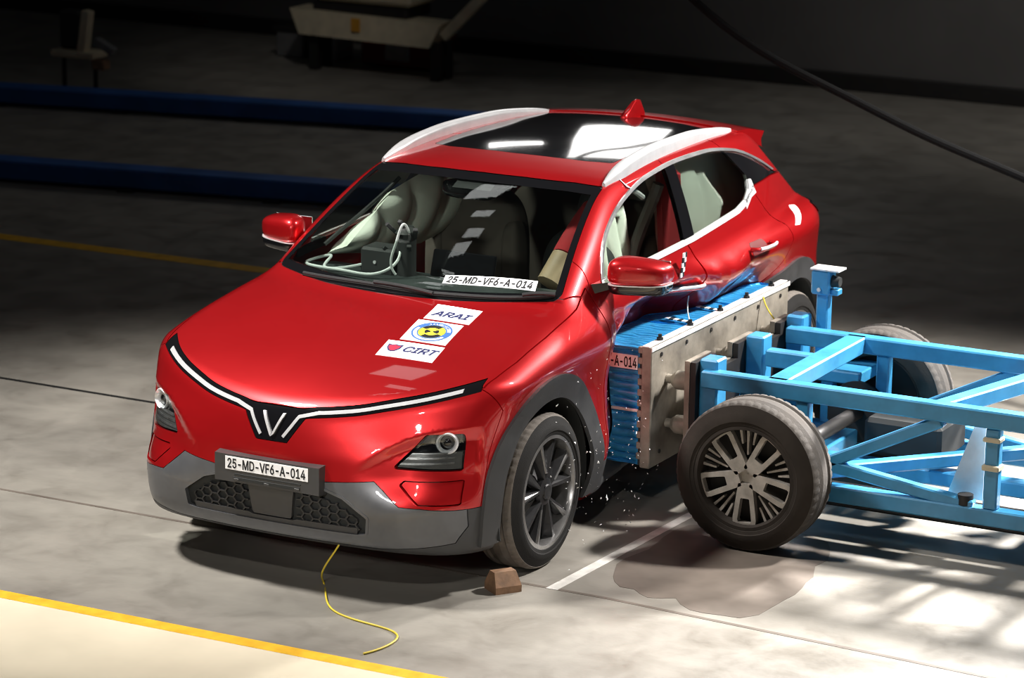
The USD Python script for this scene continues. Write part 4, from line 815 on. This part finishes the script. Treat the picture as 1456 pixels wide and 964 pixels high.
def tw_wheel(c, s):
    """road wheel with its axle along x; s = +1 faces +x"""
    R, w, rim = .342, .245, .230
    def mv(m):
        V, F = arr(m); W = np.stack([V[:, 1] * s, -V[:, 0] * s, V[:, 2]], 1)
        return W + c, F
    t = put(tr, 'road_wheel', mv(tyre(R, w, rim)), 'dusty_rubber', 32, 'dusty tyre on a silver alloy rim')
    put(t, 'tread', mv(tread(R, w)), 'dusty_tread', 32); put(t, 'rim', mv(barrel(rim, w)), 'dusty_rubber', 40); put(t, 'wheel_back', mv(lathe([(.03, .010), (rim - .012, .010), (rim - .012, .022), (.03, .022)], 48)), 'dark_metal', 40)
    put(t, 'hub', mv(lathe([(0, .055), (.06, .055), (.066, .075), (.05, .088), (.038, .086), (.034, .074), (0, .074)], 40)), 'dirty_alloy', 40)
    for k in range(5):
        a = math.radians(-90 + 72 * k)
        outer = rnd(Polygon([(.030, -.034), (.10, -.044), (.19, -.056), (.234, -.054), (.234, .054), (.19, .056), (.10, .044), (.030, .034)]), .006); pocket = rnd(Polygon([(.098, -.021), (.198, -.034), (.209, -.030), (.209, .030), (.198, .034), (.098, .021)]), .006)
        g = affinity.rotate(outer.difference(pocket), a, origin=(0, 0), use_radians=True); put(t, 'spoke', mv(yext(g, .062, .094)), 'dirty_alloy', False)
        for d in (-.17, 0, .17):
            b = a + math.radians(36) + d; g = affinity.rotate(Polygon([(.10 + .05 * (abs(d) > 0), -.004), (.230, -.007), (.230, .007), (.10 + .05 * (abs(d) > 0), .004)]), b, origin=(0, 0), use_radians=True); put(t, 'spoke_fin', mv(yext(g, .045, .075)), 'dirty_alloy', False)
for x, s in ((-.745, 1), (-2.295, -1)):
    for y in (1.53, 4.35): tw_wheel(np.array([x, y, .342]), s)
# ------------------------------------------------------------------ test gear and the dummy in the cabin
lg = thing('instrument_box', 'black data recorder with cable plugs on the dashboard of the car', 'recorder', (-.60, -.28, 1.06))
put(lg, 'case', cbox((-.69, -.39, 1.062), (-.55, -.21, 1.19), .012), 'interior_dark', False)
put(lg, 'cable_reel', [arr(cyl((-.60, -.17, 1.07), (-.60, -.17, 1.27), .045, 20)), arr(cyl((-.60, -.17, 1.27), (-.60, -.17, 1.30), .055, 20, .03))], 'interior_dark')
for i, (dy, z) in enumerate(((-.05, 1.31), (-.01, 1.33), (.04, 1.30), (.02, 1.22), (-.06, 1.20))): put(lg, 'plug', beam((-.60, -.17 + dy, z - .05), (-.56, -.17 + dy * 1.7, z), .022, .018, .003), 'interior_dark', False)
put(lg, 'lens_dot', cyl((-.55, -.31, 1.125), (-.546, -.31, 1.125), .008, 12), 'white_led')
thing1('data_cable', tube([(-.575, -.19, 1.20), (-.50, -.20, 1.12), (-.47, -.26, 1.092), (-.46, -.40, 1.09), (-.47, -.55, 1.09), (-.52, -.66, 1.09), (-.60, -.655, 1.095), (-.58, -.56, 1.12), (-.50, -.55, 1.09), (-.52, -.45, 1.09), (-.62, -.36, 1.12)], .007, 8, 8), 'wire_white', 'pale data cable looped over the dashboard, from the black recorder', 'cable')
thing1('data_cable', tube([(-.58, -.14, 1.26), (-.52, -.15, 1.32), (-.50, -.17, 1.24), (-.49, -.19, 1.14), (-.50, -.17, 1.092)], .006, 8, 8), 'wire_white', 'short pale cable looping down the front of the black recorder', 'cable')
thing1('tie_down_strap', tube([(-.62, -.62, 1.16), (-.80, -.56, 1.26), (-1.0, -.50, 1.37), (-1.06, -.47, 1.42)], .010, 8, 8), 'interior_dark', 'dark strap slanting up across the far side airbag', 'strap')
dm = thing('crash_test_dummy', 'seated test dummy with a red sleeve and tan arm, behind the windscreen', 'dummy', (-1.35, .36, .6))
put(dm, 'torso', padded((-1.36, .34, .94), (.11, .19, .27), .8), 'interior_dark', True); put(dm, 'head', padded((-1.40, .40, 1.30), (.10, .078, .115), .9), 'interior_dark', True)
put(dm, 'upper_arm', tube([(-1.24, .47, 1.33), (-1.12, .455, 1.25), (-1.0, .44, 1.15)], .062, 16, 6), 'red_cloth', 40, 'red sleeve'); put(dm, 'forearm', tube([(-1.0, .44, 1.148), (-.95, .428, 1.095), (-.90, .415, 1.04)], .062, 16, 6), 'tan_vinyl', 40, 'tan forearm')
# broken glass and grit thrown up at the struck side
V, F = [], []
for i in range(150):
    c = np.array([rng.uniform(-.75, .12), rng.uniform(.93, 1.08), abs(rng.normal(.38, .2)) + .05]); s_ = rng.uniform(.0018, .0045); q = c + rng.normal(0, s_, (4, 3)); b = len(V); V += list(q); F += [(b, b + 1, b + 2), (b, b + 2, b + 3), (b, b + 3, b + 1), (b + 1, b + 3, b + 2)]
thing1('glass_debris', (np.array(V), np.array(F)), 'white_cover', 'glass crumbs flying beside the front wheel of the car', 'debris', smooth=False, kind='stuff')
for i, (x, y, z) in enumerate(((-1.405, .862, 1.055),)):
    t = thing('target_marker', 'black and white checked marker on the crushed front door', 'marker', (x, y, z))
    for k in range(5):
        for j in range(2): put(t, 'check', cbox((x - .02 + .02 * j, y - .014 + .003 * k, z - .03 + .024 * k), (x + .02 * j, y - .008 + .003 * k, z - .007 + .024 * k), .0005), 'paper' if (k + j) % 2 else 'ink', False)
